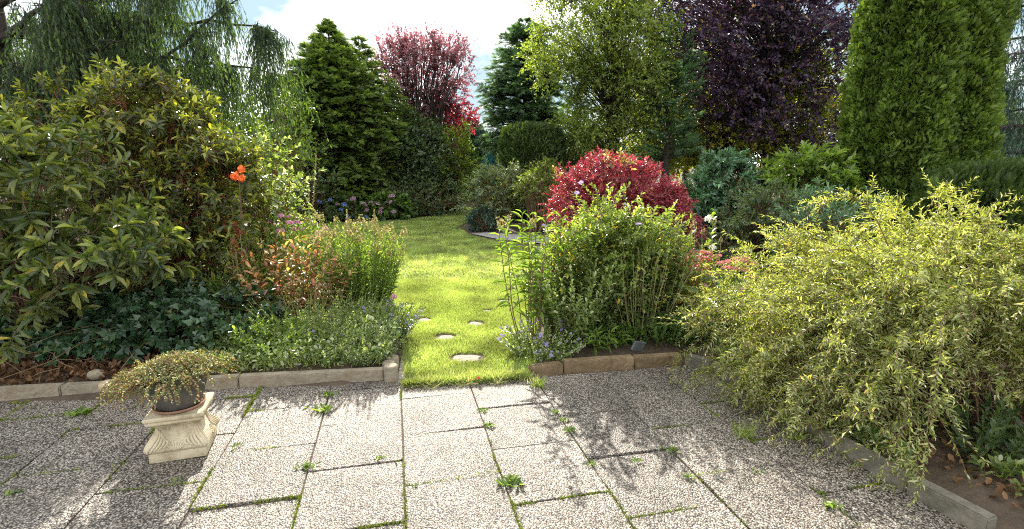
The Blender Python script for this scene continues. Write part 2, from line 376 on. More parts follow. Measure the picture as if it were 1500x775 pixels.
def dense(name, label, cat, base, height, prof, nsp, spL, mat, tm, lump=.12, lsc=2.2, upd=.8, sx=1., sy=1., layers=.28, W=.8, core='yew', group=None, rot=0., boxy=0., rnd_out=.3, part='crown', tuft=.03, lobes=0.):
    """close-grown surface of sprays over a lumpy inner mass of twigs"""
    base = np.array(base, float); root = thing(name, label, cat, base, group)
    def surf(z, th, k=1.0):
        r = np.interp(z, [p[0] for p in prof], [p[1] for p in prof])
        c, s = np.cos(th), np.sin(th)
        if boxy: r = r * (np.maximum(abs(c), abs(s)) ** -boxy)
        if lobes: r = r * (1 - lobes + lobes * 1.6 * np.abs(np.sin(th * 2.5 + .35 + .5 * z)))
        q = np.stack([c * r * 1.0, s * r * 1.0, z * height], -1)
        r = r * k * (1 + tuft * noise(q.reshape(-1, 3) * [1, 1, .8] + base, 11.).reshape(r.shape) + tuft * .6 * noise(q.reshape(-1, 3) + base, 23.).reshape(r.shape) + lump * noise(q.reshape(-1, 3) * np.array([1, 1, .45]) + base, lsc).reshape(r.shape) + lump * .35 * noise(q.reshape(-1, 3) + base, lsc * 3).reshape(r.shape))
        x, y = c * r * sx, s * r * sy
        return np.stack([base[0] + x * math.cos(rot) - y * math.sin(rot), base[1] + x * math.sin(rot) + y * math.cos(rot), base[2] + z * height], -1)
    zz, tt = np.meshgrid(np.linspace(0.0, .985, 40), np.linspace(0, 2 * PI, 48, endpoint=False), indexing='ij')
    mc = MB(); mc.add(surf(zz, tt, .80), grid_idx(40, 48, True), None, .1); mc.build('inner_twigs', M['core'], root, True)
    rr = np.interp(np.linspace(0, 1, 200), [p[0] for p in prof], [p[1] for p in prof]); cdf = np.cumsum(rr + .15); cdf /= cdf[-1]
    z = np.interp(rng.random(nsp), cdf, np.linspace(0, 1, 200)); th = rng.random(nsp) * 2 * PI
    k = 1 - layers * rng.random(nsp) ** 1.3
    p = surf(z, th, k); e = 1e-2
    p2 = surf(np.minimum(z + e, 1), th, k); p3 = surf(z, th + e, k)
    nrm = unit(np.cross(p3 - p, p2 - p + UP * 1e-5)); ctr = base + UP * (z * height)[:, None]
    s = np.sign(((p - ctr) * nrm).sum(-1, keepdims=True)); nrm = nrm * np.where(s == 0, 1, s)
    d = nrm * 1.0 + UP * upd + rng.normal(size=p.shape) * .55
    tang = unit(np.cross(nrm, UP + rng.normal(size=p.shape) * .1))
    nh = tang * .8 + rng.normal(size=p.shape) * .7
    l = spL * (.6 + .7 * rng.random(nsp))
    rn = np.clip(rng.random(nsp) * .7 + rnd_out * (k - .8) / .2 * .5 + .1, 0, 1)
    ml = MB(); add_leaves(ml, p - unit(d) * (l * .45)[:, None], d, nh, l, l * W, tm, rn); ml.build(part, M[mat], root)
    return root, surf
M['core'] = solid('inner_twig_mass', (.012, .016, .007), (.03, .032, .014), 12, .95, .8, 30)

def herb(name, label, cat, base, n, h, rad, leaf, mat, stem='stemgreen', splay=.35, K=8, per=2, droop=.08, group=None, ang=55, stemr=.003, s0=.15, hv=.25, sy=1., headfn=None):
    base = np.array(base, float); root = thing(name, label, cat, base, group)
    a = rng.random(n) * 2 * PI; r = np.sqrt(rng.random(n))
    o = base + np.stack([np.cos(a) * r * rad * .55, np.sin(a) * r * rad * .55 * sy, 0 * a], 1)
    d = np.stack([np.cos(a) * r * splay, np.sin(a) * r * splay * sy, 1 + 0 * a], 1)
    L = h * (1 - hv * rng.random(n)) * (1.02 - .15 * r * r)
    P, T = shoots(o, d, L, K, droop, .03)
    ms = MB(); tubes(ms, P, np.linspace(stemr, stemr * .5, K)[None], 4); ms.build('stems', M[stem], root)
    p, dr, nh, sn = leaf_nodes(P, T, per, ang, s0)
    k = rng.random(len(p)) < .93; p, dr, nh, sn = p[k], dr[k], nh[k], sn[k]
    l = leaf['L'] * (.6 + .6 * rng.random(len(p))) * (1.1 - .35 * sn)
    dr = dr - UP * leaf.get('hang', .1)
    ml = MB(); add_leaves(ml, p, dr, nh, l, l * leaf['W'], leaf['tm'], np.clip(rng.random(len(p)) * .9 + .2 * (sn - .5), 0, 1)); ml.build('foliage', M[mat], root)
    return root, P

_heads = {}
def head_mesh(kind, mat, n=60, r=.03, flat=.7, ps=.009, half=True):
    mb = MB(); d = rdir(n)
    if half: d[:, 2] = np.abs(d[:, 2])
    p = d * np.array([r, r, r * flat]) * (.75 + .25 * rng.random((n, 1)))
    add_leaves(mb, p, rng.normal(size=(n, 3)), d + rng.normal(size=(n, 3)) * .3, ps * 2, ps * 2, LF_OVAL)
    o = mb.build(kind, M[mat]); me = o.data; bpy.data.objects.remove(o); return me
def star_mesh(kind, mat, r=.015, petals=8, w=.5):
    mb = MB(); a = np.arange(petals) * 2 * PI / petals
    d = np.stack([np.cos(a), np.sin(a), .25 + 0 * a], 1)
    add_leaves(mb, d * r * .12, d, np.tile(UP, (petals, 1)), r, r * w, LF_OVAL)
    o = mb.build(kind, M[mat]); me = o.data; bpy.data.objects.remove(o); return me
def spike_mesh(kind, mat, h=.12, r=.018, n=70, ps=.01):
    mb = MB(); s = rng.random(n); a = rng.random(n) * 6.28
    rr = r * (1 - .75 * s); p = np.stack([np.cos(a) * rr, np.sin(a) * rr, s * h], 1)
    d = np.stack([np.cos(a), np.sin(a), .6 + 0 * a], 1)
    add_leaves(mb, p, d, rng.normal(size=(n, 3)), ps * 2, ps * 1.6, LF_OVAL)
    o = mb.build(kind, M[mat]); me = o.data; bpy.data.objects.remove(o); return me
def place(me, name, parent, pts, s=(.8, 1.2), tilt=.4, label=None):
    for p in pts:
        o = bpy.data.objects.new(name, me); COL.objects.link(o); o.parent = parent
        o.location = tuple(np.array(p) - np.array(parent.location))
        o.rotation_euler = (random.uniform(-tilt, tilt), random.uniform(-tilt, tilt), random.uniform(0, 6.28))
        k = random.uniform(*s); o.scale = (k, k, k)
        if label: o['label'] = label

HAZE = 0
#%%SETTING
def poly_sheet(name, pts, z, mat, kind='structure', res=None):
    import bmesh
    bm = bmesh.new(); vs = [bm.verts.new((p[0], p[1], z)) for p in pts]; bm.faces.new(vs)
    bmesh.ops.triangulate(bm, faces=bm.faces)
    me = bpy.data.meshes.new(name); bm.to_mesh(me); bm.free(); me.materials.append(mat)
    o = bpy.data.objects.new(name, me); COL.objects.link(o); o['kind'] = kind
    return o
def inside(poly, P):
    x, y = P[:, 0], P[:, 1]; r = np.zeros(len(P), bool); n = len(poly)
    for i in range(n):
        x1, y1 = poly[i][:2]; x2, y2 = poly[(i + 1) % n][:2]
        c = ((y1 > y) != (y2 > y)) & (x < (x2 - x1) * (y - y1) / (y2 - y1 + 1e-12) + x1)
        r ^= c
    return r

# ground: one sheet to the horizon, finer in the middle
gx = np.concatenate([[-300, -60, -25], np.linspace(-12, 12, 97), [25, 60, 300]])
gy = np.concatenate([[-60, -10], np.linspace(-1, 30, 125), [60, 120, 300]])
XX, YY = np.meshgrid(gx, gy, indexing='ij')
q_ = np.stack([XX, YY, 0 * XX], -1)
ZZ = -.011 + 0 * XX
g0 = G(0, 588); g1 = G(592, 556)
def bed_h(x, y):
    """soil level: beds stand about 8 cm above the paving, the lawn and the paving are level"""
    lay = g0[1] + (g1[1] - g0[1]) * (x - g0[0]) / (g1[0] - g0[0])
    left = np.clip((y - lay - .02) / .10, 0, 1) * np.clip((-.92 - x - .18 * np.clip(y - 3.6, 0, 2)) / .2, 0, 1) * np.clip((5.4 - y) / .3, 0, 1)
    rx = np.interp(y, [1.2, 2.02, 2.73, 3.91, 4.2], [2.32, 2.16, 1.93, 1.66, 1.6])
    right = np.clip((x - rx) / .12, 0, 1) * np.clip((12 - y) / 1, 0, 1)
    mid = np.clip((y - 4.10 - .1 * (1.3 - x)) / .15, 0, 1) * np.clip((x - .32) / .15, 0, 1) * np.clip((5.8 - y) / .4, 0, 1)
    return np.maximum(np.maximum(left, right), mid)
ZZ = ZZ + .09 * bed_h(XX, YY) + .02 * noise(q_.reshape(-1, 3), 3.).reshape(XX.shape) * bed_h(XX, YY)
mg = MB(); mg.add(np.stack([XX, YY, ZZ], -1), grid_idx(len(gx), len(gy)), None, .5)
o = mg.build('ground', M['soil'], smooth=True); o['kind'] = 'structure'

# paving: exposed-aggregate slabs
def aggregate():
    m, nt, out = new_mat('exposed_aggregate'); L = nt.links.new
    tc = N(nt, 'ShaderNodeTexCoord')
    vo = N(nt, 'ShaderNodeTexVoronoi', feature='F1'); vo.inputs['Scale'].default_value = 125; vo.inputs['Randomness'].default_value = 1
    L(tc.outputs['Object'], vo.inputs['Vector'])
    wn = N(nt, 'ShaderNodeTexWhiteNoise', noise_dimensions='3D'); L(vo.outputs['Position'], wn.inputs['Vector'])
    cr = ramp(nt, [(0, (.10, .095, .09)), (.12, (.26, .235, .22)), (.3, (.50, .465, .43)), (.45, (.34, .28, .235)), (.6, (.62, .585, .54)), (.8, (.48, .42, .37)), (.9, (.82, .79, .74)), (1, (.16, .15, .15))], 'CONSTANT')
    L(wn.outputs['Value'], cr.inputs[0])
    ed = ramp(nt, [(0, (1, 1, 1)), (.42, (.92, .9, .88)), (.66, (.16, .14, .13))]); 
    mul = N(nt, 'ShaderNodeMath', operation='MULTIPLY'); mul.inputs[1].default_value = 1.0; L(vo.outputs['Distance'], mul.inputs[0]); L(mul.outputs[0], ed.inputs[0])
    big = N(nt, 'ShaderNodeTexNoise'); big.inputs['Scale'].default_value = 2.3; big.inputs['Detail'].default_value = 5; L(tc.outputs['Object'], big.inputs['Vector'])
    br = ramp(nt, [(.3, (.44, .40, .36)), (.6, (.68, .64, .59))]); L(big.outputs['Fac'], br.inputs[0])
    m1 = N(nt, 'ShaderNodeMix', data_type='RGBA', blend_type='MULTIPLY'); m1.inputs[0].default_value = 1; L(cr.outputs[0], m1.inputs[6]); L(ed.outputs[0], m1.inputs[7])
    geo = N(nt, 'ShaderNodeNewGeometry'); rr_ = N(nt, 'ShaderNodeMapRange'); rr_.inputs[3].default_value = .84; rr_.inputs[4].default_value = 1.12; L(geo.outputs['Random Per Island'], rr_.inputs[0])
    hv_ = N(nt, 'ShaderNodeHueSaturation'); L(br.outputs[0], hv_.inputs['Color']); L(rr_.outputs[0], hv_.inputs['Value'])
    st_ = N(nt, 'ShaderNodeTexNoise'); st_.inputs['Scale'].default_value = 7; st_.inputs['Detail'].default_value = 8; st_.inputs['Roughness'].default_value = .7; L(tc.outputs['Object'], st_.inputs['Vector'])
    sr_ = ramp(nt, [(.34, (.55, .56, .48)), (.45, (1, 1, 1)), (.66, (1, 1, 1)), (.74, (1.18, 1.16, 1.12))]); L(st_.outputs['Fac'], sr_.inputs[0])
    m0 = N(nt, 'ShaderNodeMix', data_type='RGBA', blend_type='MULTIPLY'); m0.inputs[0].default_value = 1; L(hv_.outputs[0], m0.inputs[6]); L(sr_.outputs[0], m0.inputs[7])
    m2 = N(nt, 'ShaderNodeMix', data_type='RGBA', blend_type='MULTIPLY'); m2.inputs[0].default_value = 1; L(m1.outputs[2], m2.inputs[6]); L(m0.outputs[2], m2.inputs[7])
    ps = N(nt, 'ShaderNodeBsdfPrincipled'); L(m2.outputs[2], ps.inputs['Base Color']); ps.inputs['Roughness'].default_value = .5; ps.inputs['Specular IOR Level'].default_value = .35
    inv = N(nt, 'ShaderNodeMath', operation='SUBTRACT'); inv.inputs[0].default_value = 1; L(mul.outputs[0], inv.inputs[1])
    bp = N(nt, 'ShaderNodeBump'); bp.inputs['Strength'].default_value = .8; bp.inputs['Distance'].default_value = .006
    L(inv.outputs[0], bp.inputs['Height']); L(bp.outputs[0], ps.inputs['Normal']); L(ps.outputs[0], out.inputs[0])
    return m
M['agg'] = aggregate()
def uv_of(p): return np.array([p[0] * UR[0] + p[1] * UR[1], p[0] * UC[0] + p[1] * UC[1]])
wA = uv_of(G(592, 700))[0]; wsp = .492
rho0 = uv_of(G(592, 583))[1]
EDGE_L = lambda x: g0[1] + (g1[1] - g0[1]) * (x - g0[0]) / (g1[0] - g0[0])
mp = MB(); joints = []
slab_front = [(-9, EDGE_L(-9) + .03), (g1[0], g1[1] + .02)]
pav_poly = [(-9, -1.2), (-9, EDGE_L(-9)), (g0[0], g0[1]), (G(590, 562)[0], G(590, 562)[1]), tuple(G(592, 566)[:2]), tuple(G(775, 554)[:2]), tuple(G(820, 548)[:2]), tuple(G(1000, 533)[:2]), tuple(G(1022, 538)[:2]), tuple(G(1040, 545)[:2]),
            tuple(G(1100, 582)[:2]), tuple(G(1222, 660)[:2]), tuple(G(1440, 782)[:2]), (2.75, -.4), (2.95, -1.2)]
import bmesh
def clip_poly(sub, clip):
    """Sutherland-Hodgman against each half-plane is only right for convex clips, so the paving edge is cut in convex strips instead"""
    return sub
def clip_half(poly, p, q):
    """keeps what lies to the right of p->q"""
    n = np.array([-(q[1] - p[1]), q[0] - p[0]]); out = []
    dd = [float((v[0] - p[0]) * n[0] + (v[1] - p[1]) * n[1]) for v in poly]
    for k in range(len(poly)):
        a, b, da, db = poly[k], poly[(k + 1) % len(poly)], dd[k], dd[(k + 1) % len(poly)]
        if da <= 0: out.append(a)
        if da * db < 0: t = da / (da - db); out.append(tuple(np.array(a) + (np.array(b) - np.array(a)) * t))
    return out
bmp = bmesh.new()
for ci in range(-16, 12):
    u0 = wA + ci * wsp; off = (0 if ci % 2 == 0 else .245) + rng.uniform(-.03, .03)
    for ri in range(-9, 6):
        v0 = rho0 + off + ri * .5
        gp = .0022 + rng.uniform(0, .0015)
        cs = [(u0 + gp, v0 + gp), (u0 + wsp - gp, v0 + gp), (u0 + wsp - gp, v0 + .5 - gp), (u0 + gp, v0 + .5 - gp)]
        rot = rng.normal() * .005; cu, cv = u0 + wsp / 2, v0 + .25; dz = rng.normal() * .0025; tx, ty = rng.normal(size=2) * .007
        W3 = []
        for (a_, b_) in cs:
            a2 = cu + (a_ - cu) - rot * (b_ - cv); b2 = cv + (b_ - cv) + rot * (a_ - cu)
            W3.append((a2 * UR[0] + b2 * UC[0], a2 * UR[1] + b2 * UC[1], dz + tx * (a2 - cu) + ty * (b2 - cv)))
        lines = []
        if ci < 0: lines.append(((g0[0], g0[1] + .03), (g1[0], g1[1] + .03)))
        elif ci < 2: lines.append((G(592, 566), G(775, 554)))
        else: lines.append((G(775, 552), G(1022, 534)))
        lines.append((G(1040, 540) + [.02, 0, 0], G(1440, 775) + [.02, 0, 0]))
        for p_, q_ in lines:
            if len(W3) > 2: W3 = clip_half(W3, p_, q_)
        if len(W3) < 3: continue
        arr = np.array(W3); ctr = arr.mean(0)
        if ctr[1] < -1.2 or ctr[0] < -8: continue
        joints.append(arr)
        top = [bmp.verts.new(p) for p in W3]; bot = [bmp.verts.new((p[0], p[1], p[2] - .045)) for p in W3]; k = len(top)
        bmp.faces.new(top)
        for t in range(k): bmp.faces.new([top[t], bot[t], bot[(t + 1) % k], top[(t + 1) % k]])
bmesh.ops.recalc_face_normals(bmp, faces=bmp.faces)
bmesh.ops.bevel(bmp, geom=[e for e in bmp.edges if min(e.verts[0].co.z, e.verts[1].co.z) > -.025 and abs(e.verts[0].co.z - e.verts[1].co.z) < .02], offset=.003, segments=1, affect='EDGES')
me = bpy.data.meshes.new('patio'); bmp.to_mesh(me); bmp.free(); me.materials.append(M['agg'])
o = bpy.data.objects.new('patio', me); COL.objects.link(o); o['kind'] = 'structure'

# lawn
LAWN = [tuple(G(593, 567)[:2]), tuple(G(775, 554)[:2]), tuple(G(785, 530)[:2]), tuple(G(790, 480)[:2]), tuple(G(830, 430)[:2]), tuple(G(860, 390)[:2]), tuple(G(860, 368)[:2]), tuple(G(790, 366)[:2]),
        tuple(G(740, 357)[:2]), tuple(G(688, 345)[:2]), tuple(G(672, 333)[:2]), tuple(G(700, 316)[:2]), tuple(G(700, 304)[:2]),
        tuple(G(655, 305)[:2]), tuple(G(640, 316)[:2]), tuple(G(600, 322)[:2]), tuple(G(540, 325)[:2]), tuple(G(430, 330)[:2]), (-9, 13.5), (-9, 8.9),
        (-4.2, 7.6), (-2.6, 6.0), (-1.7, 5.5), (-1.2, 5.1), tuple(G(572, 462)[:2]), tuple(G(590, 505)[:2])]
M['lawnbase'] = solid('lawn_base', (.11, .15, .03), (.2, .25, .05), 3.5, .9, .6, 160, extra=(.26, .3, .08))
poly_sheet('lawn', LAWN, .002, M['lawnbase'])
STONES = [(685, 527, .14, .09, 'largest flat stepping stone set in the grass close to the paving'),
          (652, 496, .10, .085, 'rectangular stepping stone in the grass, second from the paving'),
          (621, 471, .08, .075, 'small pale stepping stone left of the others in the middle of the lawn'),
          (697, 476, .085, .08, 'rounded pale stepping stone behind the two nearest ones'),
          (596, 449, .10, .04, 'stepping stone almost overgrown by grass beside the flower bed'),
          (714, 457, .06, .045, 'tiny overgrown stepping stone just before the farthest one on the lawn'),
          (739, 443, .09, .06, 'dark stepping stone at the edge of the lawn beside the tall leafy stalks')]
def grass_field(poly, n, yr, h, w, xr, excl):
    P = np.stack([rng.uniform(*xr, n * 3), rng.uniform(*yr, n * 3)], 1)
    P = P[inside(poly, P)]
    for (sx_, sy_, a_, b_) in excl:
        P = P[((P[:, 0] - sx_) / a_) ** 2 + ((P[:, 1] - sy_) / b_) ** 2 > 1]
    P = P[:n]; k = len(P); p = np.column_stack([P, np.full(k, .0)])
    d = np.column_stack([rng.normal(size=(k, 2)) * .45, np.ones(k)])
    nz = noise(p, 5.)
    hh = h * (.6 + .6 * rng.random(k)) * (1 + .3 * nz)
    mb = MB(); add_leaves(mb, p, d, rdir(k), hh, w * (.7 + .6 * rng.random(k)), BLADE, np.clip(rng.random(k) * .85 + .12 * nz + .08 + .55 * np.clip(noise(p, 1.9) - .45, 0, 1) + .4 * np.clip(noise(p + 7, 6.) - .5, 0, 1), 0, 1))
    return mb
ex = [(G(a, b)[0], G(a, b)[1] + .015, c * 1.12, d * 1.22) for a, b, c, d, _ in STONES]
gb = grass_field(LAWN, 190000, (3.3, 7.0), .044, .0045, (-2.0, .8), ex)
for f_, yr, h_, w_, xr in ((70000, (7.0, 11.0), .04, .009, (-6, 1.5)), (60000, (11.0, 19.0), .045, .018, (-9, 1.5))):
    g2 = grass_field(LAWN, f_, yr, h_, w_, xr, ex)
    off = gb.n
    for v, a_ in zip(g2.v, g2.a): gb.v.append(v); gb.a.append(a_)
    gb.q += [x + off for x in g2.q]; gb.t += [x + off for x in g2.t]; gb.n += g2.n
# shaggy edge over the paving
k = 9000; s = rng.random(k); e0, e1 = G(594, 566), G(775, 554)
p = e0 + (e1 - e0) * s[:, None] + np.column_stack([np.zeros(k), np.abs(rng.normal(size=k)) * .03 - .01, np.zeros(k)])
add_leaves(gb, p, np.column_stack([rng.normal(size=k) * .6, -.5 + rng.normal(size=k) * .6, np.ones(k) * .8]), rdir(k), .05 * (.5 + rng.random(k)), .005, BLADE)
k = 2600; s = rng.random(k); p = e0 + (e1 - e0) * s[:, None] + np.column_stack([np.zeros(k), .02 + rng.normal(size=k) * .03 + .03 * np.sin(s * 23), np.zeros(k)])
add_leaves(gb, p, np.column_stack([rng.normal(size=(k, 2)), np.ones(k) * .5]), rdir(k), .07 * (.4 + rng.random(k)), .004, BLADE, np.ones(k))
o = gb.build('grass', M['grass']); tag(o, 'short sunlit yellow green grass of the lawn', 'grass', kind='stuff')

M['stone'] = solid('pale_stone', (.10, .085, .06), (.27, .235, .19), 12, .85, 1.2, 40, extra=(.17, .14, .10))
M['slate'] = solid('slate_stone', (.08, .085, .09), (.17, .175, .18), 9, .7, .5, 50)
M['boulder'] = solid('yellow_stone', (.28, .20, .10), (.45, .36, .22), 12, .8, .5, 40)
def rock(name, label, c, rx, ry, rz, mat, cat='stone', group=None, lump=.16, flat=False, seed=0, rot=0):
    import bmesh
    bm = bmesh.new(); bmesh.ops.create_icosphere(bm, subdivisions=3, radius=1)
    for v in bm.verts:
        p = np.array(v.co); n = 1 + lump * noise((p * 1.0 + seed)[None], 2.)[0] + lump * .3 * noise((p + seed)[None], 6.)[0]
        if flat: z = max(-1, min(1, p[2] * 3)); q = np.array([p[0], p[1], z])
        else: q = p
        v.co = (q[0] * n * rx, q[1] * n * ry, q[2] * rz * (n if not flat else 1 + .15 * (n - 1)))
    me = bpy.data.meshes.new(name); bm.to_mesh(me); bm.free(); me.materials.append(M[mat])
    for pl in me.polygons: pl.use_smooth = True
    o = bpy.data.objects.new(name, me); COL.objects.link(o); o.location = tuple(float(x) for x in c); o.rotation_euler.z = rot
    return tag(o, label, cat, group)
for i, (a_, b_, c_, d_, lab) in enumerate(STONES):
    g_ = G(a_, b_)
    so_ = rock('stepping_stone', lab, (g_[0], g_[1] + .01, -.002), c_ * .92, d_ * .92, .013, 'stone', 'stepping stone', 'stepping stones in the lawn', .42, True, i * 3.1)
    an = np.linspace(0, 2 * PI, 28, endpoint=False); rr = 1.32 + .14 * np.sin(an * 3 + i) + .1 * np.sin(an * 7 + 2 * i)
    V = np.vstack([np.column_stack([np.cos(an) * rr * c_, np.sin(an) * rr * d_ + .012, np.full(28, .0062)]), [[0, .01, .0062]]])
    V[:, :2] += g_[:2]; mb = MB(); mb.add(V, None, [(q_, (q_ + 1) % 28, 28) for q_ in range(28)], .5); V[:, 2] += 0
    rm = mb.build('shaded_soil_rim', M['soil']); me_ = rm.data; rm.parent = so_  # dark soil ring, with the grass shade round the stone put into its colour
    for v in me_.vertices: v.co.x -= so_.location.x; v.co.y -= so_.location.y; v.co.z -= so_.location.z

k = 260; P_ = np.stack([rng.uniform(-3, 1, k * 3), rng.uniform(3.5, 13, k * 3)], 1); P_ = P_[inside(LAWN, P_)][:k]; k = len(P_)
mb = MB(); add_leaves(mb, np.column_stack([P_, np.full(k, .038)]), rng.normal(size=(k, 3)) * [1, 1, .2], UP + rng.normal(size=(k, 3)) * .3, .035 * (.5 + rng.random(k)), .018, LF_OVAL)
o = mb.build('lawn_leaves', M['litter']); tag(o, 'small fallen leaves scattered over the lawn', 'leaf litter', kind='stuff')
rl = G(693, 560); mb = MB(); add_leaves(mb, np.array([[rl[0] + .02 * i, rl[1] - .01 * i, .03] for i in range(3)]), rng.normal(size=(3, 3)), np.tile(UP, (3, 1)), .04, .03, LF_OVAL); o = mb.build('fallen_leaf', M['redleaf'], origin=(rl[0], rl[1], .0)); tag(o, 'bright red fallen leaf at the grass edge beside the paving', 'leaf')
# paths
M['gravel'] = solid('path_stone', (.18, .16, .15), (.36, .33, .31), 20, .8, .7, 60)
pth = [G(690, 343), G(715, 341), G(790, 347), G(850, 351), G(850, 360), G(790, 357), G(735, 352)]
poly_sheet('path', [tuple(p[:2]) for p in pth], .012, M['gravel'])

# moss in the joints
mm = MB()
pts = []
for arr in joints:
    for i in range(len(arr)):
        a_, b_ = arr[i], arr[(i + 1) % len(arr)]
        dens = .5 + .9 * noise(((a_ + b_) / 2)[None], 2.1)[0]
        if dens < .12 or a_[1] > 3.6: continue
        n = int(480 * min(dens, 1.1)); s = rng.random(n)
        keep = noise((a_ + (b_ - a_) * s[:, None]), 9.) > -.15
        p = (a_ + (b_ - a_) * s[:, None])[keep]
        ctr = arr.mean(0); outw = unit(((a_ + b_) / 2 - ctr)[None])
        p = p + outw * (.005 + rng.normal(size=(len(p), 1)) * .005) + np.array([0, 0, 1]) * rng.uniform(-.006, .004, (len(p), 1))
        pts.append(p)
p = np.concatenate(pts); k = len(p)
m_ = (noise(p, 3.3) > .25) & (rng.random(k) < .10); pb = p[m_]; kb = len(pb)
add_leaves(mm, pb, np.column_stack([rng.normal(size=(kb, 2)), .3 + rng.random(kb)]), UP + rng.normal(size=(kb, 3)) * .3, .022 * (.4 + rng.random(kb)), .009, LF_OVAL, .5 + .5 * rng.random(kb))
add_leaves(mm, p, rng.normal(size=(k, 3)) + UP * .8, rdir(k), .009 * (.5 + rng.random(k)), .006, LF_DIA)
o = mm.build('moss', M['moss']); tag(o, 'yellow green moss filling the joints between paving slabs', 'moss', kind='stuff')

# kerb blocks
M['conc'] = solid('weathered_concrete', (.09, .08, .055), (.27, .22, .16), 7, .9, 1.1, 28, extra=(.20, .15, .095))
M['concgrey'] = solid('grey_concrete', (.07, .065, .045), (.21, .18, .14), 7, .9, 1.1, 28)
M['concbrown'] = solid('brown_concrete', (.10, .07, .035), (.28, .19, .11), 7, .9, 1.1, 28)
def block(name, label, a_, b_, w, h, mat, z0=-.03, group=None, rnd=.012, cat='edging stone', side=1):
    import bmesh
    a_ = np.array(a_[:2]); b_ = np.array(b_[:2]); d = b_ - a_; L = np.linalg.norm(d); d /= L; n_ = np.array([-d[1], d[0]]) * side
    root = (a_ + b_) / 2
    bm = bmesh.new(); bmesh.ops.create_cube(bm, size=1)
    for v in bm.verts:
        x, y, z = v.co; q = d * x * (L - .006) + n_ * (y + .5) * w
        v.co = (q[0], q[1], z0 + (z + .5) * (h - z0))
    bmesh.ops.recalc_face_normals(bm, faces=bm.faces)
    bmesh.ops.bevel(bm, geom=[e for e in bm.edges], offset=rnd * .6, segments=2, affect='EDGES')
    bmesh.ops.subdivide_edges(bm, edges=[e for e in bm.edges if e.calc_length() > .1], cuts=6, use_grid_fill=True)
    for v in bm.verts:
        p = np.array(v.co) + np.array([root[0], root[1], 0]); k_ = noise(p[None] * 3, 3.)[0] * .0035; v.co.z += k_; v.co.y += k_
    me = bpy.data.meshes.new(name); bm.to_mesh(me); bm.free(); me.materials.append(M[mat])
    o = bpy.data.objects.new(name, me); COL.objects.link(o); o.location = (root[0], root[1], 0)
    return tag(o, label, cat, group)
gk = 'concrete edging stones round the patio'
LP_ = lambda x: (x, EDGE_L(x) + .0)
xs = [-5.2, -4.2, G(86, 585)[0], G(190, 580)[0] - .0, G(345, 573)[0], G(560, 562)[0]]
labs = ['shaded edging stone at the far left edge of the photo, below bare twigs',
        'long shaded edging stone left of the potted plant, bare soil behind it',
        'edging stone with the yellow rock on its rim, left of the pot',
        'edging stone hidden behind the pot and its stone pedestal',
        'sunlit long edging stone between the pot and the round post']
for i in range(5): block('edging_stone', labs[i], LP_(xs[i]), LP_(xs[i + 1]), .075, .085, 'conc', group=gk)
# round posts
def post(label, c, r, h, tilt=0):
    mb = MB(); an = np.linspace(0, 2 * PI, 20, endpoint=False)
    rr = [(r, -.04), (r, h - .012), (r * .93, h - .003), (r * .8, h), (0.001, h)]
    V = np.array([[(c[0] + a * math.cos(t), c[1] + a * math.sin(t), b) for t in an] for a, b in rr])
    mb.add(V, grid_idx(len(rr), 20, True), None, .5)
    o = mb.build('edging_post', M['conc'], smooth=True, origin=(c[0], c[1], 0)); return tag(o, label, 'edging post', 'round concrete edging posts')
q = G(571, 561); post('round concrete post at the corner of the left bed by the lawn', (q[0], q[1] + .05), .052, .12)
q2 = G(570, 545); post('second round concrete post, directly behind the corner post', (q2[0] + .01, q[1] + .17), .05, .10)
post('third round concrete post behind the corner, nearly buried in leaves', (q2[0] + .01, q[1] + .29), .05, .095)
# flat strip of bricks beside the lawn
for i in range(4):
    s_ = G(597, 562); x_ = s_[0] - .03 - .022 * i; y_ = s_[1] + .06 + i * .17
    block('edging_brick', ['flat pale brick between the corner post and the lawn, nearest the paving', 'second flat brick of the strip along the lawn', 'third flat brick of the strip along the lawn', 'fourth flat brick of the strip along the lawn, overgrown'][i], (x_, y_), (x_ - .02, y_ + .165), .06, .012, 'stone', group='flat bricks along the lawn edge', rnd=.004, cat='brick')
block('edging_stone', 'brown edging stone in front of the tall central bush', G(826, 546), G(930, 539), .085, .085, 'concbrown', group=gk)
block('edging_stone', 'short brown edging stone left of the dark slate piece', G(930, 539), G(1000, 534), .085, .08, 'concbrown', group=gk)
block('edging_stone', 'mossy brown edging stone under the purple bellflowers', G(778, 552), G(826, 546), .085, .07, 'concbrown', group=gk)
gr = [G(1002, 534), G(1040, 545), G(1100, 582), G(1158, 620), G(1222, 662), G(1325, 722), G(1445, 788)]
labs = ['tilted grey edging stone at the corner where the two edgings meet', 'grey edging stone under the left tips of the arching shrub', 'grey edging stone hidden below the arching shrub', 'grey edging stone where the shrub shade begins',
        'long grey edging stone below the hanging shrub twigs', 'nearest long grey edging stone in the lower right of the photo']
for i in range(6): block('edging_stone', labs[i], gr[i], gr[i + 1], .07, .085, 'concgrey', group=gk)
e_ = gr[-1] - gr[-2]; 
rock('rock', 'yellowish round rock lying on the left edging behind the pot', G(158, 566, .11) , .065, .05, .045, 'boulder', seed=4)
rock('rock', 'small reddish rock on the soil just behind the yellowish one', G(141, 549, .1), .06, .05, .04, 'conc', seed=9)
sp_ = block('slate_piece', 'grey slate piece leaning on the brown edging by the central bush', G(921, 529) + [0, .07, 0], G(941, 528) + [0, .07, 0], .022, .145, 'slate', z0=.06, rnd=.004, cat='stone'); sp_.rotation_euler = (.25, .3, .35)
rock('flat_stone', 'bright flat pale stone among the flowers at the back of the left bed', A(385, 333, 6.9), .42, .28, .05, 'stone', seed=12, flat=True)
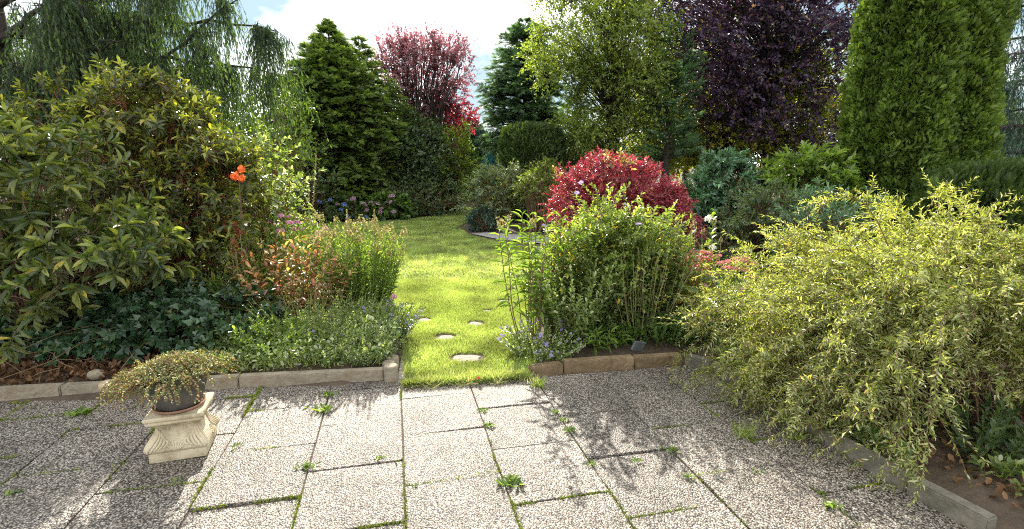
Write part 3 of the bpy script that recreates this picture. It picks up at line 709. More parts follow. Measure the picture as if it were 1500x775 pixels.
q = G(725, 334); rock('rock', 'small pale rock standing at the end of the stone path', (q[0], q[1], .1), .12, .1, .14, 'stone', seed=15)
#%%POT
# pedestal
px0, px1, px2 = G(215, 681), G(300, 668), G(322, 632)
pc = (px0 + px2) / 2; ang = math.atan2(px1[1] - px0[1], px1[0] - px0[0])
M['cast'] = solid('cast_stone', (.19, .15, .09), (.50, .41, .27), 7, .85, .5, 60, extra=(.62, .53, .39))
ped = thing('pedestal', 'square cast stone pedestal carved with scrolling leaves, under the plant pot', 'pedestal', (pc[0], pc[1], 0))
ped.rotation_euler.z = ang
def sq_loft(pr, name, mat, parent, rc=.14, n=9):
    """lofts rounded squares: (half width, z)"""
    mb = MB(); rows = []
    for hw, z in pr:
        row = []
        c = rc * hw
        for k in range(4):
            a0 = k * PI / 2
            cx, cy = [(hw - c, hw - c), (-(hw - c), hw - c), (-(hw - c), -(hw - c)), (hw - c, -(hw - c))][k]
            for j in range(n): t = a0 + j / (n - 1) * PI / 2; row.append((cx + c * math.cos(t), cy + c * math.sin(t), z))
        rows.append(row)
    V = np.array(rows); mb.add(V, grid_idx(len(rows), 4 * n, True), None, .5)
    for idx in (0, -1):
        k = V.shape[1]; mb.add(np.vstack([V[idx], V[idx].mean(0)[None]]), None, [(i, (i + 1) % k, k) for i in range(k)], .5)
    me_o = mb.build(name, M[mat]); me_o.parent = parent
    md = me_o.modifiers.new('b', 'BEVEL'); md.width = .002; md.segments = 1; md.limit_method = 'ANGLE'
    return me_o
sq_loft([(.135, 0), (.137, .004), (.137, .05), (.133, .054)], 'plinth', 'cast', ped, .04)
bp_ = [(.128, .052), (.142, .058), (.149, .068), (.150, .08), (.145, .094), (.134, .108), (.120, .124), (.108, .142), (.101, .16), (.098, .176), (.101, .188), (.110, .198), (.124, .204), (.130, .210)]
sq_loft(bp_, 'shaft', 'cast', ped, .12)
sq_loft([(.126, .208), (.134, .212), (.137, .220), (.134, .226), (.128, .230), (.140, .234), (.143, .240), (.142, .252), (.138, .256)], 'cap', 'cast', ped, .06)
def hw_at(z): return float(np.interp(z, [b[1] for b in bp_], [b[0] for b in bp_]))
mbr = MB()
def relief(pts2, r):
    """ridge on all four faces: pts2 = (x along the face in units of half width, z)"""
    for k in range(4):
        ca, sa = math.cos(k * PI / 2), math.sin(k * PI / 2)
        P = []
        for (x, z) in pts2:
            h_ = hw_at(z); X, Y = x * h_, -h_ - r * .15; P.append((X * ca - Y * sa, X * sa + Y * ca, z))
        P = np.array(P)[None]; K = P.shape[1]
        tubes(mbr, P, (r * (.35 + .65 * np.sin(np.linspace(.3, PI - .15, K))))[None], 6)
for s in (-1, 1):
    for i in range(5):
        f_ = i / 4
        t = np.linspace(0, 1, 10)
        x = s * ((.93 - .13 * i) * (1 - t) + (.90 - .10 * i) * t - .30 * np.sin(t * PI) * (.3 + .25 * f_))
        z = .064 + .006 * i + t * (.118 - .02 * i)
        relief(list(zip(x, z)), .0082)
    t = np.linspace(0, 1.7 * PI, 14); rr = .026 * (1 - t / (2.1 * PI))
    relief(list(zip(s * (.5 + rr * np.cos(t) * 9 * .9), .172 + rr * np.sin(t) * .75)), .0055)
    relief(list(zip(s * np.linspace(.05, .93, 8), .196 + .006 * np.cos(np.linspace(0, 9, 8)))), .005)
for a_ in np.linspace(-1.1, 1.1, 7):
    t = np.linspace(0, 1, 6); relief(list(zip(np.sin(a_) * .36 * t, .064 + .05 * np.cos(a_ * .75) * t)), .0058)
relief(list(zip(.36 * np.cos(np.linspace(0, PI, 12)), .066 + .052 * np.sin(np.linspace(0, PI, 12)))), .0045)
rc_ = mbr.build('leaf_carving', M['cast'], smooth=True); rc_.parent = ped
# pot with its plant
M['pot'] = solid('dark_pot', (.045, .042, .038), (.12, .105, .09), 9, .6, .3, 50)
M['terra'] = solid('terracotta', (.20, .10, .06), (.36, .2, .13), 9, .8, .3, 50)
potr = thing('potted_plant', 'dark round pot on the stone pedestal, overgrown by a trailing small leaved plant', 'potted plant', (pc[0], pc[1], .257))
def lathe(name, pr, mat, parent, z0=0, n=40):
    mb = MB(); an = np.linspace(0, 2 * PI, n, endpoint=False)
    V = np.array([[(a * math.cos(t), a * math.sin(t), z0 + b) for t in an] for a, b in pr]); mb.add(V, grid_idx(len(pr), n, True), None, .5)
    o = mb.build(name, M[mat], smooth=True); o.parent = parent; return o
lathe('saucer', [(.001, .0), (.112, 0), (.125, .006), (.13, .02), (.124, .02), (.118, .008), (.001, .008)], 'terra', potr)
lathe('pot', [(.001, .010), (.10, .010), (.108, .02), (.13, .08), (.152, .15), (.158, .165), (.168, .168), (.172, .175), (.172, .198), (.166, .203), (.157, .2), (.152, .175), (.001, .172)], 'pot', potr)
nn_ = 900; a_ = rng.random(nn_) * 6.28; r_ = np.sqrt(rng.random(nn_))
o_ = np.array([pc[0], pc[1], .425]) + np.column_stack([np.cos(a_) * r_ * .15, np.sin(a_) * r_ * .15, 0 * a_])
d_ = np.column_stack([np.cos(a_) * r_ * .75, np.sin(a_) * r_ * .75, .9 + 0 * a_])
P1, T1 = shoots(o_, d_, .135 * (.6 + .6 * rng.random(nn_)) * (1.1 - .5 * r_), 7, .15, .08)
nt_ = 240; a_ = rng.normal(size=nt_) * .75 + 3.3; a_[:110] = rng.random(110) * 6.28
o_ = np.array([pc[0], pc[1], .445]) + np.column_stack([np.cos(a_) * .15, np.sin(a_) * .15, 0 * a_])
d_ = np.column_stack([np.cos(a_), np.sin(a_), .45 + .4 * rng.random(nt_)])
P2, T2 = shoots(o_, d_, .2 * (.3 + .9 * rng.random(nt_)), 9, .75, .16)
ms = MB(); tubes(ms, P1, .0011, 3); tubes(ms, P2, .0011, 3); ms.build('stems', M['twigred'], potr)
ml = MB()
for P_, T_2 in ((P1, T1), (P2, T2)):
    p, dr, nh, sn = leaf_nodes(P_, T_2, 3, 70, .2); add_leaves(ml, p, dr, nh, .0115 * (.6 + .7 * rng.random(len(p))), .0065, LF_OVAL)
ml.build('foliage', M['pottrail'], potr)
#%%PLANTS
def E(px, py, Y, rx, rz, ry=None): return (A(px, py, Y), (rx, ry if ry else rx, rz))
def B(px, Y): p = A(px, 300, Y); return (p[0], Y, .05)

# ---- left side
woody('rhododendron', 'big leaved rhododendron overhanging the ivy at the left edge of the photo', 'shrub', B(40, 4.3),
      [E(50, 290, 4.15, .5, .5, .42), E(120, 375, 3.8, .48, .34, .35), E(20, 410, 3.9, .4, .36, .3), E(-90, 320, 4.3, .6, .6, .5)], 150, 3, .3,
      dict(tm=[LF_BIG, LF_BIG2], per=3, ang=78, L=.112, W=.28, s0=.45, tipw=.8, tip=.3, odd=.008, hang=.18), 'rhodofront', 'twig', K=6, droop=.2, up=.55, out=.8, shell=.4, zmin=.42, twr=.0045, limb_r=.013)
woody('rhododendron', 'tall brownish rhododendron with sunlit yellow tips, in front of the weeping conifer', 'shrub', B(215, 5.5),
      [E(215, 260, 5.4, .85, .75, .7), E(225, 175, 5.5, .62, .42, .5), E(120, 215, 5.7, .7, .55, .6), E(300, 275, 5.2, .42, .5, .45), E(250, 370, 5.0, .6, .45, .45)], 300, 6, .26,
      dict(tm=[LF_MID, LF_OVAL], per=3, ang=70, L=.085, W=.32, s0=.3, tipw=.5, tip=.6, odd=.02, hang=.05), 'rhodo', 'twigred', K=5, droop=.1, up=.6, out=.8, shell=.35, zmin=.35, twr=.004, limb_r=.014)  # high tip value paints sunlight on the shoot ends into the leaf colour
# orange bloom in the right flank of that shrub
ob = thing('orange_flowers', 'cluster of orange flower heads glowing against the tall shrub', 'flower', A(350, 262, 4.9))
hm = head_mesh('orange_head', 'orange', 90, .042, 1.1, .012, False)
place(hm, 'flower_head', ob, [A(354, 248, 4.9), A(344, 258, 4.9), A(354, 261, 4.85)], (.65, .85))
mb = MB(); P = bez(np.array([A(350, 262, 4.9)] * 3), np.array([A(352, 300, 4.95)] * 3), np.array([A(356 + i * 5, 400, 5.0) for i in range(3)]), 8); tubes(mb, P, .004, 4); mb.build('stem', M['twig'], ob)
woody('leafy_shrub', 'loose sunlit shrub with reddish twigs between the rhododendron and the lawn', 'shrub', B(385, 6.0),
      [E(392, 265, 6.0, .38, .5, .35), E(375, 340, 5.8, .38, .4, .35), E(410, 310, 6.0, .3, .35, .3)], 60, 5, .28,
      dict(tm=LF_OVAL, per=3, ang=60, L=.05, W=.5, tip=.3, odd=.05), 'herb', 'twigred', droop=.3, up=.6, zmin=.2, limb_r=.007, twr=.002)
woody('light_shrub', 'pale yellow green bush glowing beneath the hanging conifer branches', 'shrub', B(392, 11),
      [E(392, 215, 11, .8, 1.1), E(380, 280, 11, .9, .7)], 60, 6, .45, dict(tm=LF_DIA, per=3, L=.075, W=.5), 'lime', 'twig', up=.5, zmin=.1)
# weeping conifer
def weeping(name, label, base, height, limbs, nstr, strL, mat, lr=.07, tr=.24, sub=10):
    base = np.array(base, float); root = thing(name, label, 'tree', base)
    top = base + np.array([0, 0, height]); mt = MB(); tubes(mt, bez(base[None], ((base + top) / 2 + [.1, 0, 0])[None], top[None], 12), np.linspace(tr, .04, 12)[None], 10); mt.build('trunk', M['barkdark'], root, True)
    ml = MB(); mw = MB(); Ps = []
    for (z, end, sag) in limbs:
        a = base + UP * z; end = np.array(end); L = np.linalg.norm(end - a)
        P = bez(a[None], ((a + end) / 2 + UP * sag * L)[None], end[None], 14)[0]
        P += rng.normal(size=P.shape) * .02 * L * .3
        tubes(mw, P[None], np.linspace(lr, .008, 14)[None], 6)
        n = int(sub * L); s = .12 + .88 * rng.random(n); i = np.minimum((s * 13).astype(int), 12)
        f = (s * 13 - i)[:, None]; o = P[i] * (1 - f) + P[i + 1] * f
        t = unit(P[i + 1] - P[i]); sd = unit(np.cross(t, UP)) * np.where(rng.random(n) < .5, -1, 1)[:, None]
        Q, TQ = shoots(o, t * .6 + sd * .9 + UP * .15, (.2 + .55 * rng.random(n)) * (1.3 - .8 * s), 7, .3, .06)
        tubes(mw, Q, np.linspace(.01, .003, 7)[None], 4)
        Ps.append(np.concatenate([Q[:, 2:].reshape(-1, 3), P[3:]]))
    Ps = np.concatenate(Ps); pick = rng.choice(rng.integers(0, len(Ps), max(nstr // 24, 200)), nstr); o = Ps[pick] + rng.normal(size=(nstr, 3)) * [.055, .055, .03]
    S_, TS = shoots(o, rng.normal(size=(nstr, 3)) * np.array([.16, .16, .1]) + UP * -.35, strL * (.35 + .9 * rng.random(nstr)), 8, .9, .03)
    tubes(mw, S_, np.linspace(.003, .001, 8)[None], 3); mw.build('limbs', M['barkdark'], root)
    p, dr, nh, sn = leaf_nodes(S_, TS, 2, 30, .05); dr = dr - UP * .5
    l = .085 * (.6 + .6 * rng.random(len(p))); rn = np.clip(rng.random(len(p)) * .7 + .3 * sn, 0, 1)
    add_leaves(ml, p, dr, rng.normal(size=dr.shape) + np.array([0, -1, 0]), l, l * .75, SP_FINE, rn); ml.build('crown', M[mat], root)
    return root
wb = B(40, 8.5)
ends = [(2.2, A(280, 150, 8.0), .06), (2.3, A(350, -5, 7.8), -.14), (3.4, A(405, 45, 8.3), .1), (2.9, A(405, 110, 8.6), .12), (3.9, A(300, -60, 7.8), .1),
        (2.8, A(180, 60, 7.2), .0), (2.4, A(110, 120, 7.0), .05), (3.3, A(90, -10, 7.0), .05), (2.6, A(-80, 90, 7.4), .05), (3.6, A(-120, 0, 7.8), .08), (2.0, A(200, 190, 7.6), .1), (3.4, A(220, 20, 9.5), .1),
        (2.2, A(30, 150, 9.8), .1), (3.0, A(-60, 40, 10), .1), (1.9, A(20, 165, 7.6), .1)]
weeping('weeping_conifer', 'tall weeping conifer with hanging curtains of foliage in the upper left', wb, 5.6, ends, 7400, .66, 'weep', sub=5)

# ---- low left bed
woody('ivy_bank', 'dense bank of dark ivy under the rhododendrons', 'ivy', B(120, 4.6), [(np.array([x, 4.3, .12]), (.75, .62, .36)) for x in (-4.2, -3.6, -3.1, -2.75)] , 420, 4, .18,
      dict(tm=LF_IVY, per=3, ang=80, L=.056, W=.95, s0=.3, tip=.1, odd=.01), 'ivy', 'twig', K=4, droop=.3, up=.5, out=.9, shell=.55, zmin=.1, twr=.002, limb_r=.004, spread=.6)
def cover(name, label, cat, region, n, h, leaf, mat, zoff=.08, hv=.5, tilt=.6, sparse=None, tm=LF_OVAL, layers=1., kind='stuff'):
    """ground cover nobody could count"""
    xs_ = [p[0] for p in region]; ys_ = [p[1] for p in region]
    P = np.stack([rng.uniform(min(xs_), max(xs_), n * 4), rng.uniform(min(ys_), max(ys_), n * 4)], 1); P = P[inside(region, P)][:n]; k = len(P)
    nz = noise(np.column_stack([P, np.zeros(k)]), 4.)
    z = zoff + h * rng.random(k) ** .8 * (1 + .6 * nz)
    p = np.column_stack([P, z]); d = rng.normal(size=(k, 3)) * tilt + UP * .35
    l = leaf[0] * (.5 + .8 * rng.random(k))
    mb = MB(); add_leaves(mb, p, d, UP + rng.normal(size=(k, 3)) * .5, l, l * leaf[1], tm, rng.random(k))
    return mb
BEDL = [(-2.35, EDGE_L(-2.35) + .1), (-.95, EDGE_L(-.95) + .12), (-.93, 4.1), (-1.15, 4.9), (-1.35, 5.4), (-2.3, 5.2)]
mb = cover('x', '', '', BEDL, 11000, .085, (.036, .5), 'herb')
for v_ in mb.v: v_[:, 2] += (.05 + .12 * np.clip(noise(v_ * [1, 1, 0], 2.2), -1, 1)) * np.clip((v_[:, 1] - 3.75) / .5, 0, 1)
o = mb.build('ground_cover', M['herb']); tag(o, 'tangle of low herbs filling the front of the left bed', 'ground cover', kind='stuff')
BF = [(-2.2, EDGE_L(-2.2) + .09), (-.97, EDGE_L(-.97) + .1), (-.95, 4.0), (-1.6, 4.15), (-2.2, 4.0)]
mb = cover('x', '', '', BF, 2500, .05, (.05, .09), 'herb', tilt=.9, tm=BLADE)
k = 1500; pts_ = np.column_stack([rng.uniform(-2.1, -.95, k), rng.uniform(3.62, 4.3, k), np.full(k, .09)])
pts_ = pts_[noise(pts_, 6.) > .05]; k = len(pts_); add_leaves(mb, pts_, rng.normal(size=(k, 3)) * .6 + UP * .8, rdir(k), .16 * (.3 + rng.random(k)), .005, BLADE)
o = mb.build('bed_grass', M['grass']); tag(o, 'thin straw green grass tufts growing along the left edging', 'grass', kind='stuff')
# litter on the soil
LIT = [(-5, EDGE_L(-5) + .1), (-2.2, EDGE_L(-2.2) + .1), (-2.2, 4.2), (-5, 4.2)]
mb = cover('x', '', '', LIT, 5000, .03, (.05, .5), 'litter', zoff=.075)
LIT2 = [(1.75, 3.8), (1.98, 2.9), (2.3, 1.9), (4.2, 1.6), (4.5, 4.5), (2, 4.6)]
m2 = cover('x', '', '', LIT2, 7000, .02, (.04, .5), 'litter', zoff=.075)
for v, a_ in zip(m2.v, m2.a): mb.v.append(v); mb.a.append(a_)
mb.q += [x + mb.n for x in m2.q]; mb.t += [x + mb.n for x in m2.t]; mb.n += m2.n
o = mb.build('fallen_leaves', M['litter']); tag(o, 'brown fallen leaves and debris on the bare soil', 'leaf litter', kind='stuff')
KG = [G(1045, 540), G(1120, 585), G(1235, 655), G(1330, 712), G(1330, 700), G(1235, 640), G(1130, 575), G(1060, 530)]
mb = cover('x', '', '', [tuple(p[:2]) for p in KG], 2600, .14, (.035, .5), 'herb', zoff=.03)
o = mb.build('kerb_growth', M['herb']); tag(o, 'small weeds growing over the right edging', 'weeds', kind='stuff')
# bare twigs on the left soil
tw = thing('bare_twigs', 'tangle of bare pale twigs on the soil below the ivy at the far left', 'twigs', (G(60, 560, .1)[0], G(60, 560, .1)[1], .08))
mb = MB(); n = 12; o_ = np.column_stack([rng.uniform(-3.5, -2.5, n), rng.uniform(3.5, 3.75, n), rng.uniform(.08, .16, n)])
P, T = shoots(o_, rng.normal(size=(n, 3)) * np.array([1, .4, .4]) + UP * .3, .35 * (.5 + rng.random(n)), 8, .35, .16); tubes(mb, P, np.linspace(.0045, .0015, 8)[None], 4); mb.build('twigs', M['twig'], tw)

# perennials, left bed
pr, P = herb('reddening_peony', 'peony clump with red and yellow autumn leaves in front of the green phlox', 'perennial', B(420, 4.75), 85, .94, .52, dict(tm=LF_OVAL, L=.085, W=.40, hang=.15), 'peony', 'twigred', splay=.55, K=8, per=2, ang=75, stemr=.0035, s0=.25, sy=.7)
gr_, P = herb('green_phlox', 'dense bright green clump with pale seed heads at the edge of the lawn', 'perennial', B(520, 5.05), 170, 1.02, .44, dict(tm=LF_MID, L=.07, W=.27), 'phlox', 'stemgreen', splay=.32, K=10, per=4, ang=60, s0=.12, sy=.8)
sm = spike_mesh('seed_spike', 'seed', .09, .026, 60, .009)
place(sm, 'seed_head', gr_, P[:60, -1], (.7, 1.2), .3)
pk, P = herb('pink_phlox', 'pink flowering phlox behind the reddening clump', 'perennial', B(405, 5.6), 140, 1.14, .6, dict(tm=LF_MID, L=.07, W=.28), 'phlox', 'stemgreen', splay=.35, K=9, per=3, sy=.8)
hm = head_mesh('pink_head', 'pink', 60, .035, .7, .010)
place(hm, 'flower_head', pk, P[:16, -1] + [0, 0, .01], (.7, 1.1)); place(sm, 'seed_head', pk, P[16:50, -1], (.6, 1.1), .3)
gn, P = herb('leafy_perennial', 'shaded green perennial filling the gap behind the peony, left of the pink phlox', 'perennial', B(345, 4.9), 110, .62, .5, dict(tm=LF_MID, L=.07, W=.3), 'green', 'stemgreen', splay=.5, K=8, per=3)
rs = spike_mesh('rust_spike', 'brownseed', .12, .02, 60, .009)
rp = thing('rusty_seed_stalk', 'rust brown seed spikes standing beside the pink phlox', 'perennial', B(347, 4.9))
st = [A(343, 355, 4.9), A(346, 372, 4.85), A(352, 345, 4.9), A(337, 340, 5.0)]
place(rs, 'seed_head', rp, st, (.9, 1.3)); mb = MB()
for s_ in st: tubes(mb, np.linspace(np.array([s_[0], s_[1], .05]), s_ + [0, 0, .05], 6)[None], .003, 4)
mb.build('stems', M['stemdry'], rp)
# tall spent spikes
def spike(label, bx, Y, tx, ty, k=3.0, mat='seed'):
    b_ = B(bx, Y); t_ = A(tx, ty, Y); r_ = thing('dry_flower_spike', label, 'flower spike', b_, 'dry flower spikes rising above the left bed')
    P = bez(np.array([b_]), np.array([(np.array(b_) * .45 + t_ * .55) + [.03, 0, .06]]), t_[None], 16)
    mb = MB(); tubes(mb, P, np.linspace(.006, .0025, 16)[None], 5); mb.build('stem', M['stemgreen'], r_)
    p, d, nh, sn = leaf_nodes(P, unit(np.gradient(P, axis=1)), 7, 65, .4, jitter=1.); m2 = MB()
    add_leaves(m2, p, d, nh, .024 * (1.2 - .6 * sn), .014, LF_OVAL); m2.build('seed_pods', M[mat], r_)
spike('tall dry spike leaning to the right above the left bed', 438, 6.2, 463, 226)
spike('upright dry spike left of the tall leaning one', 417, 6.2, 421, 222)
spike('thinner dry spike just behind the leaning one', 440, 6.4, 452, 268)
spike('short dry spike standing on the left over the seed heads at the lawn edge', 502, 5.0, 508, 308)
spike('short dry spike standing on the right over the seed heads at the lawn edge', 538, 5.0, 548, 308)
# purple flowers, low
vs_ = star_mesh('violet_star', 'violet', .016, 6, .6)
fr, P = herb('catmint', 'low mound of catmint with lilac flowers at the lawn corner of the left bed', 'perennial', B(556, 4.5), 110, .34, .34, dict(tm=LF_OVAL, L=.035, W=.5), 'dusk', 'stemgreen', splay=.9, K=7, per=3)
place(vs_, 'flower', fr, P[:40, -1], (.7, 1.1), .8)
lf, P = herb('low_herb', 'fine leaved low herb under the reddening peony', 'perennial', B(470, 4.25), 130, .30, .5, dict(tm=LF_MID, L=.04, W=.3), 'herb', 'stemgreen', splay=.8, K=7, per=3)
place(vs_, 'flower', lf, P[:8, -1], (.7, 1.1), .8)
for lb_, x_, Y_, n_, h_, r_, mt_, L_, W_ in [('grey leaved low herb just left of the round corner post', 530, 3.9, 110, .22, .3, 'olive', .03, .35), ('pale flecked low herb spilling toward the long sunlit edging stone', 465, 3.9, 130, .24, .34, 'herb', .035, .5),
   ('bright green leafy herb behind the sunlit edging stone, right of the pot', 390, 4.0, 120, .28, .34, 'phlox', .05, .5), ('feathery low herb between the catmint and the peony', 505, 4.25, 130, .42, .34, 'herb', .035, .25),
   ('dull green low herb left of the bright leafy one, above the pot', 330, 4.0, 90, .24, .3, 'dusk', .05, .5), ('taller wispy herb in the middle of the left bed', 435, 4.2, 110, .46, .36, 'herb', .03, .3)]:
    herb('low_herb', lb_, 'perennial', B(x_ , Y_), n_, h_ * 1.35, r_, dict(tm=LF_OVAL if W_ > .4 else LF_MID, L=L_, W=W_), mt_, 'stemgreen', splay=.8, K=7, per=3, hv=.6)
lf, P = herb('low_herb', 'grey green low herb right of the ivy, behind the potted plant', 'perennial', B(345, 4.2), 110, .30, .45, dict(tm=LF_OVAL, L=.045, W=.45), 'herb', 'stemgreen', splay=.8, K=7, per=3)
cf = thing('coneflower', 'single pink flower on a thin stalk leaning over the lawn', 'flower', B(578, 4.5))
t_ = A(577, 434, 4.6); mb = MB(); tubes(mb, bez(np.array([B(572, 4.5)]), np.array([A(574, 470, 4.5)]), t_[None], 8), .002, 4); mb.build('stem', M['stemgreen'], cf)
place(head_mesh('pinkball', 'pink', 50, .02, 1., .008, False), 'flower_head', cf, [t_], (1, 1))

# ---- far centre left
conifer('broad_fir', 'broad dark green fir with a pointed top behind the lawn, left of the red tree', B(497, 16.6), 5.75, profile((0, 1.8), (.3, 1.9), (.55, 1.8), (.75, 1.15), (.9, .45), (1, .03)), 1500, 26, .27, 'fir', slope=.16, droop=.2, W=.95, trunk_r=.18)
conifer('narrow_fir', 'narrow second fir tip rising between the broad fir and the red tree', B(538, 17.4), 5.5, profile((0, 1.7), (.6, 1.45), (.82, .8), (1, .02)), 800, 24, .27, 'fir', slope=.12, droop=.18, trunk_r=.15)
# vase shaped red tree
woody('purple_leaf_tree', 'red leaved tree with a fan of upright branches against the white sky', 'tree', B(612, 19.5),
      [E(612, 115, 19.5, 1.8, 1.5, 1.5), E(578, 95, 19.5, .8, .8), E(662, 105, 19.3, .85, .95), E(620, 75, 19.3, 1.1, .55)], 200, 7, .5, dict(tm=LF_DIA, per=2, L=.105, W=.62, keep=.8, odd=.03), 'plum', 'barkdark', K=6, droop=.0, up=.8, out=.8,
      shell=.15, zmin=2.7, twr=.006, limb_r=.035, spread=.35)
woody('red_shrub', 'bright scarlet bush glowing at the foot of the red leaved tree', 'shrub', B(662, 20.2), [E(660, 172, 20.2, .95, .6)], 60, 7, .4, dict(tm=LF_DIA, per=3, L=.10, W=.65), 'redleaf', 'twig', zmin=2.2, up=.4, limb_r=.03)
woody('holly', 'dark glossy holly below the red leaved tree', 'tree', B(618, 17.6), [E(615, 235, 17.4, 1.15, 1.3), E(600, 200, 17.6, .9, .8), E(640, 270, 17.2, .8, .9)], 200, 8, .36, dict(tm=LF_DIA, per=3, L=.08, W=.55), 'holly', 'barkdark', trunk=dict(h=2.6, r=.1), zmin=.2, shell=.45)
woody('bright_shrub', 'bright lime green shrub catching the sun beside the dark holly', 'shrub', B(663, 17.8), [E(663, 245, 17.6, .62, 1.1), E(672, 215, 17.8, .4, .6), E(655, 280, 17.4, .55, .5)], 90, 6, .4, dict(tm=LF_DIA, per=3, L=.085, W=.5), 'lime', 'twig', up=.8, zmin=.4)
woody('low_dark_shrub', 'low dark shrub spreading at the lawn edge under the holly', 'shrub', B(625, 16.4), [E(620, 292, 16.2, 1.3, .5, .6), E(585, 285, 16.2, .7, .5, .5)], 110, 7, .3, dict(tm=LF_DIA, per=3, L=.07, W=.5), 'dusk', 'twig', zmin=.05)
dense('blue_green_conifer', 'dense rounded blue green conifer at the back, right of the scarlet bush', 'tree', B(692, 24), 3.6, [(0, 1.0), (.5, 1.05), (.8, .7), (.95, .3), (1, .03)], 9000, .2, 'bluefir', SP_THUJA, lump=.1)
dense('teal_shrub', 'small teal blue conifer beside the clipped yew', 'shrub', B(717, 17), 1.8, [(0, .4), (.6, .36), (.9, .15), (1, .02)], 1500, .2, 'teal', SP_THUJA, lump=.1)
# hydrangea
hy, P, c = woody('hydrangea', 'low hydrangea with blue and mauve flower heads before the fir', 'shrub', B(538, 15.2), [E(515, 305, 15.0, .9, .42, .5), E(570, 306, 15.0, .6, .38, .45)], 90, 4, .2, dict(tm=LF_OVAL, per=3, L=.13, W=.6, hang=.1), 'green', 'twig', zmin=.08, up=.6)
hb = head_mesh('blue_mop', 'blue', 70, .06, .8, .022); hp = head_mesh('mauve_mop', 'mauve', 70, .06, .8, .022)
tips = P[:, -1]; tips = tips[np.argsort(tips[:, 1])][:60]; tips = tips[rng.permutation(60)]
place(hb, 'flower_head', hy, tips[:9] + [0, -.05, .02], (.7, 1.1), .4, 'blue flower head'); place(hp, 'flower_head', hy, tips[9:26] + [0, -.05, .02], (.7, 1.15), .4, 'mauve flower head')
woody('dark_laurel', 'dark shrub in the shade left of the hydrangea', 'shrub', B(455, 14.8), [E(455, 275, 14.6, 1.0, .9), E(440, 240, 14.8, .9, .8)], 120, 6, .35, dict(tm=LF_DIA, per=3, L=.09, W=.45), 'holly', 'twig', zmin=.1)
ED = [tuple(G(430, 329)[:2]), tuple(G(600, 321)[:2]), tuple(G(645, 314)[:2]), tuple(G(650, 308)[:2]), (-3, 17.5), (-7, 16.5)]
mb = cover('x', '', '', ED, 9000, .22, (.09, .5), 'dusk', zoff=0.02)
o = mb.build('edge_cover', M['dusk']); tag(o, 'low dark creeping cover along the far lawn edge', 'ground cover', kind='stuff')

# ---- centre right, far
def tree_d(name, label, px, Y, ells, nc, ns, sL, L, mat, h, r, W=.55, wood='barkdark', **k):
    return woody(name, label, 'tree', B(px, Y), ells, nc, ns, sL, dict(tm=LF_DIA, per=3, L=L, W=W, keep=.9, odd=.06 if mat == 'beech' else .02), mat, wood, trunk=dict(h=h, r=r), twr=.003, limb_r=k.pop('limb_r', .026), **k)
conifer('feathery_conifer', 'feathery grey green conifer standing behind the clipped yew', B(768, 18.5), 6.15, profile((0, 1.3), (.4, 1.35), (.7, 1.3), (.9, .8), (1, .2)), 700, 24, .36, 'cedar', slope=.25, droop=.3, trunk_r=.16, tm=SP_FIR, inner=.35)
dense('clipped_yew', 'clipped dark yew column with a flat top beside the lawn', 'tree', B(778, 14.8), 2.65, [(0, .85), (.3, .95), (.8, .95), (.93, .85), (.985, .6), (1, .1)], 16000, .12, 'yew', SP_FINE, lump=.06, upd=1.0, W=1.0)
woody('golden_shrub', 'low yellow green shrub at the foot of the clipped yew', 'shrub', B(790, 12.3), [E(790, 278, 12.3, .55, .5), E(805, 262, 12.4, .4, .4)], 80, 7, .25, dict(tm=LF_DIA, per=3, L=.05, W=.5), 'decid', 'twig', zmin=.1)
woody('silver_shrub', 'silvery leaved loose shrub beside the end of the stone path', 'shrub', B(725, 13.0), [E(722, 290, 12.9, .62, .55, .5), E(735, 270, 13.0, .5, .4, .4)], 70, 6, .38, dict(tm=LF_DIA, per=4, L=.09, W=.28), 'olive', 'twig', zmin=.15, up=.7, droop=.35)
woody('dark_dwarf_shrub', 'small rounded dark shrub next to the silvery one at the lawn edge', 'shrub', B(705, 12.6), [E(705, 323, 12.5, .34, .26, .3)], 50, 7, .14, dict(tm=LF_DIA, per=3, L=.05, W=.4), 'bluefir', 'twig', zmin=.04)
tree_d('pale_green_tree', 'tall pale green tree with airy foliage in the upper middle of the photo', 890, 14.5,
       [E(885, 60, 14.2, 1.8, 1.2, 1.6), E(825, 85, 14, 1.0, .9), E(905, 130, 14.2, 1.4, 1.3), E(870, -30, 14.5, 1.3, 1.0), E(870, 185, 14.4, 1.1, .8), E(925, 70, 14.2, .9, 1.1)], 360, 11, .5, .08, 'decid', 5.4, .12, limb_r=.014, up=.2, shell=.35, zmin=1.6, droop=.15)
conifer('blue_cedar', 'cedar with tiers of blue green foliage between the pale tree and the copper beech', B(972, 14.0), 4.9, profile((0, .8), (.4, .8), (.7, .85), (.9, .6), (1, .2)), 130, 22, .26, 'cedar', slope=.3, droop=.05, trunk_r=.13, z0=.3)
tree_d('copper_beech', 'large copper beech with dark purple foliage in the upper right', 1115, 17.0,
       [E(1110, 60, 16.5, 3.0, 2.4, 2.4), E(1010, 10, 15.8, 2.2, 1.7), E(985, 70, 15.4, 1.4, 1.5), E(1020, 120, 16.3, 1.6, 1.2), E(1200, 40, 16.5, 2.2, 2.0), E(1110, 180, 16.8, 2.6, 1.2, 2), E(1100, -80, 17, 3.0, 1.8), E(1190, 190, 17, 1.8, 1.0, 1.5)], 520, 10, .62, .105, 'beech', 8.5, .24, .65, up=.1, shell=.3, zmin=1.8, droop=.15)
tree_d('understory_tree', 'yellow green young tree glowing among the lower beech branches', 1040, 17.6, [E(1040, 195, 17.2, 2.0, 1.3, 1.4), E(1150, 170, 17.4, 2.2, 1.7, 1.4), E(960, 200, 16.5, 1.2, 1.2, 1.0), E(1100, 80, 18, 2.2, 1.8, 1)], 360, 10, .55, .12, 'under', 4.8, .12, shell=.3, zmin=.6)
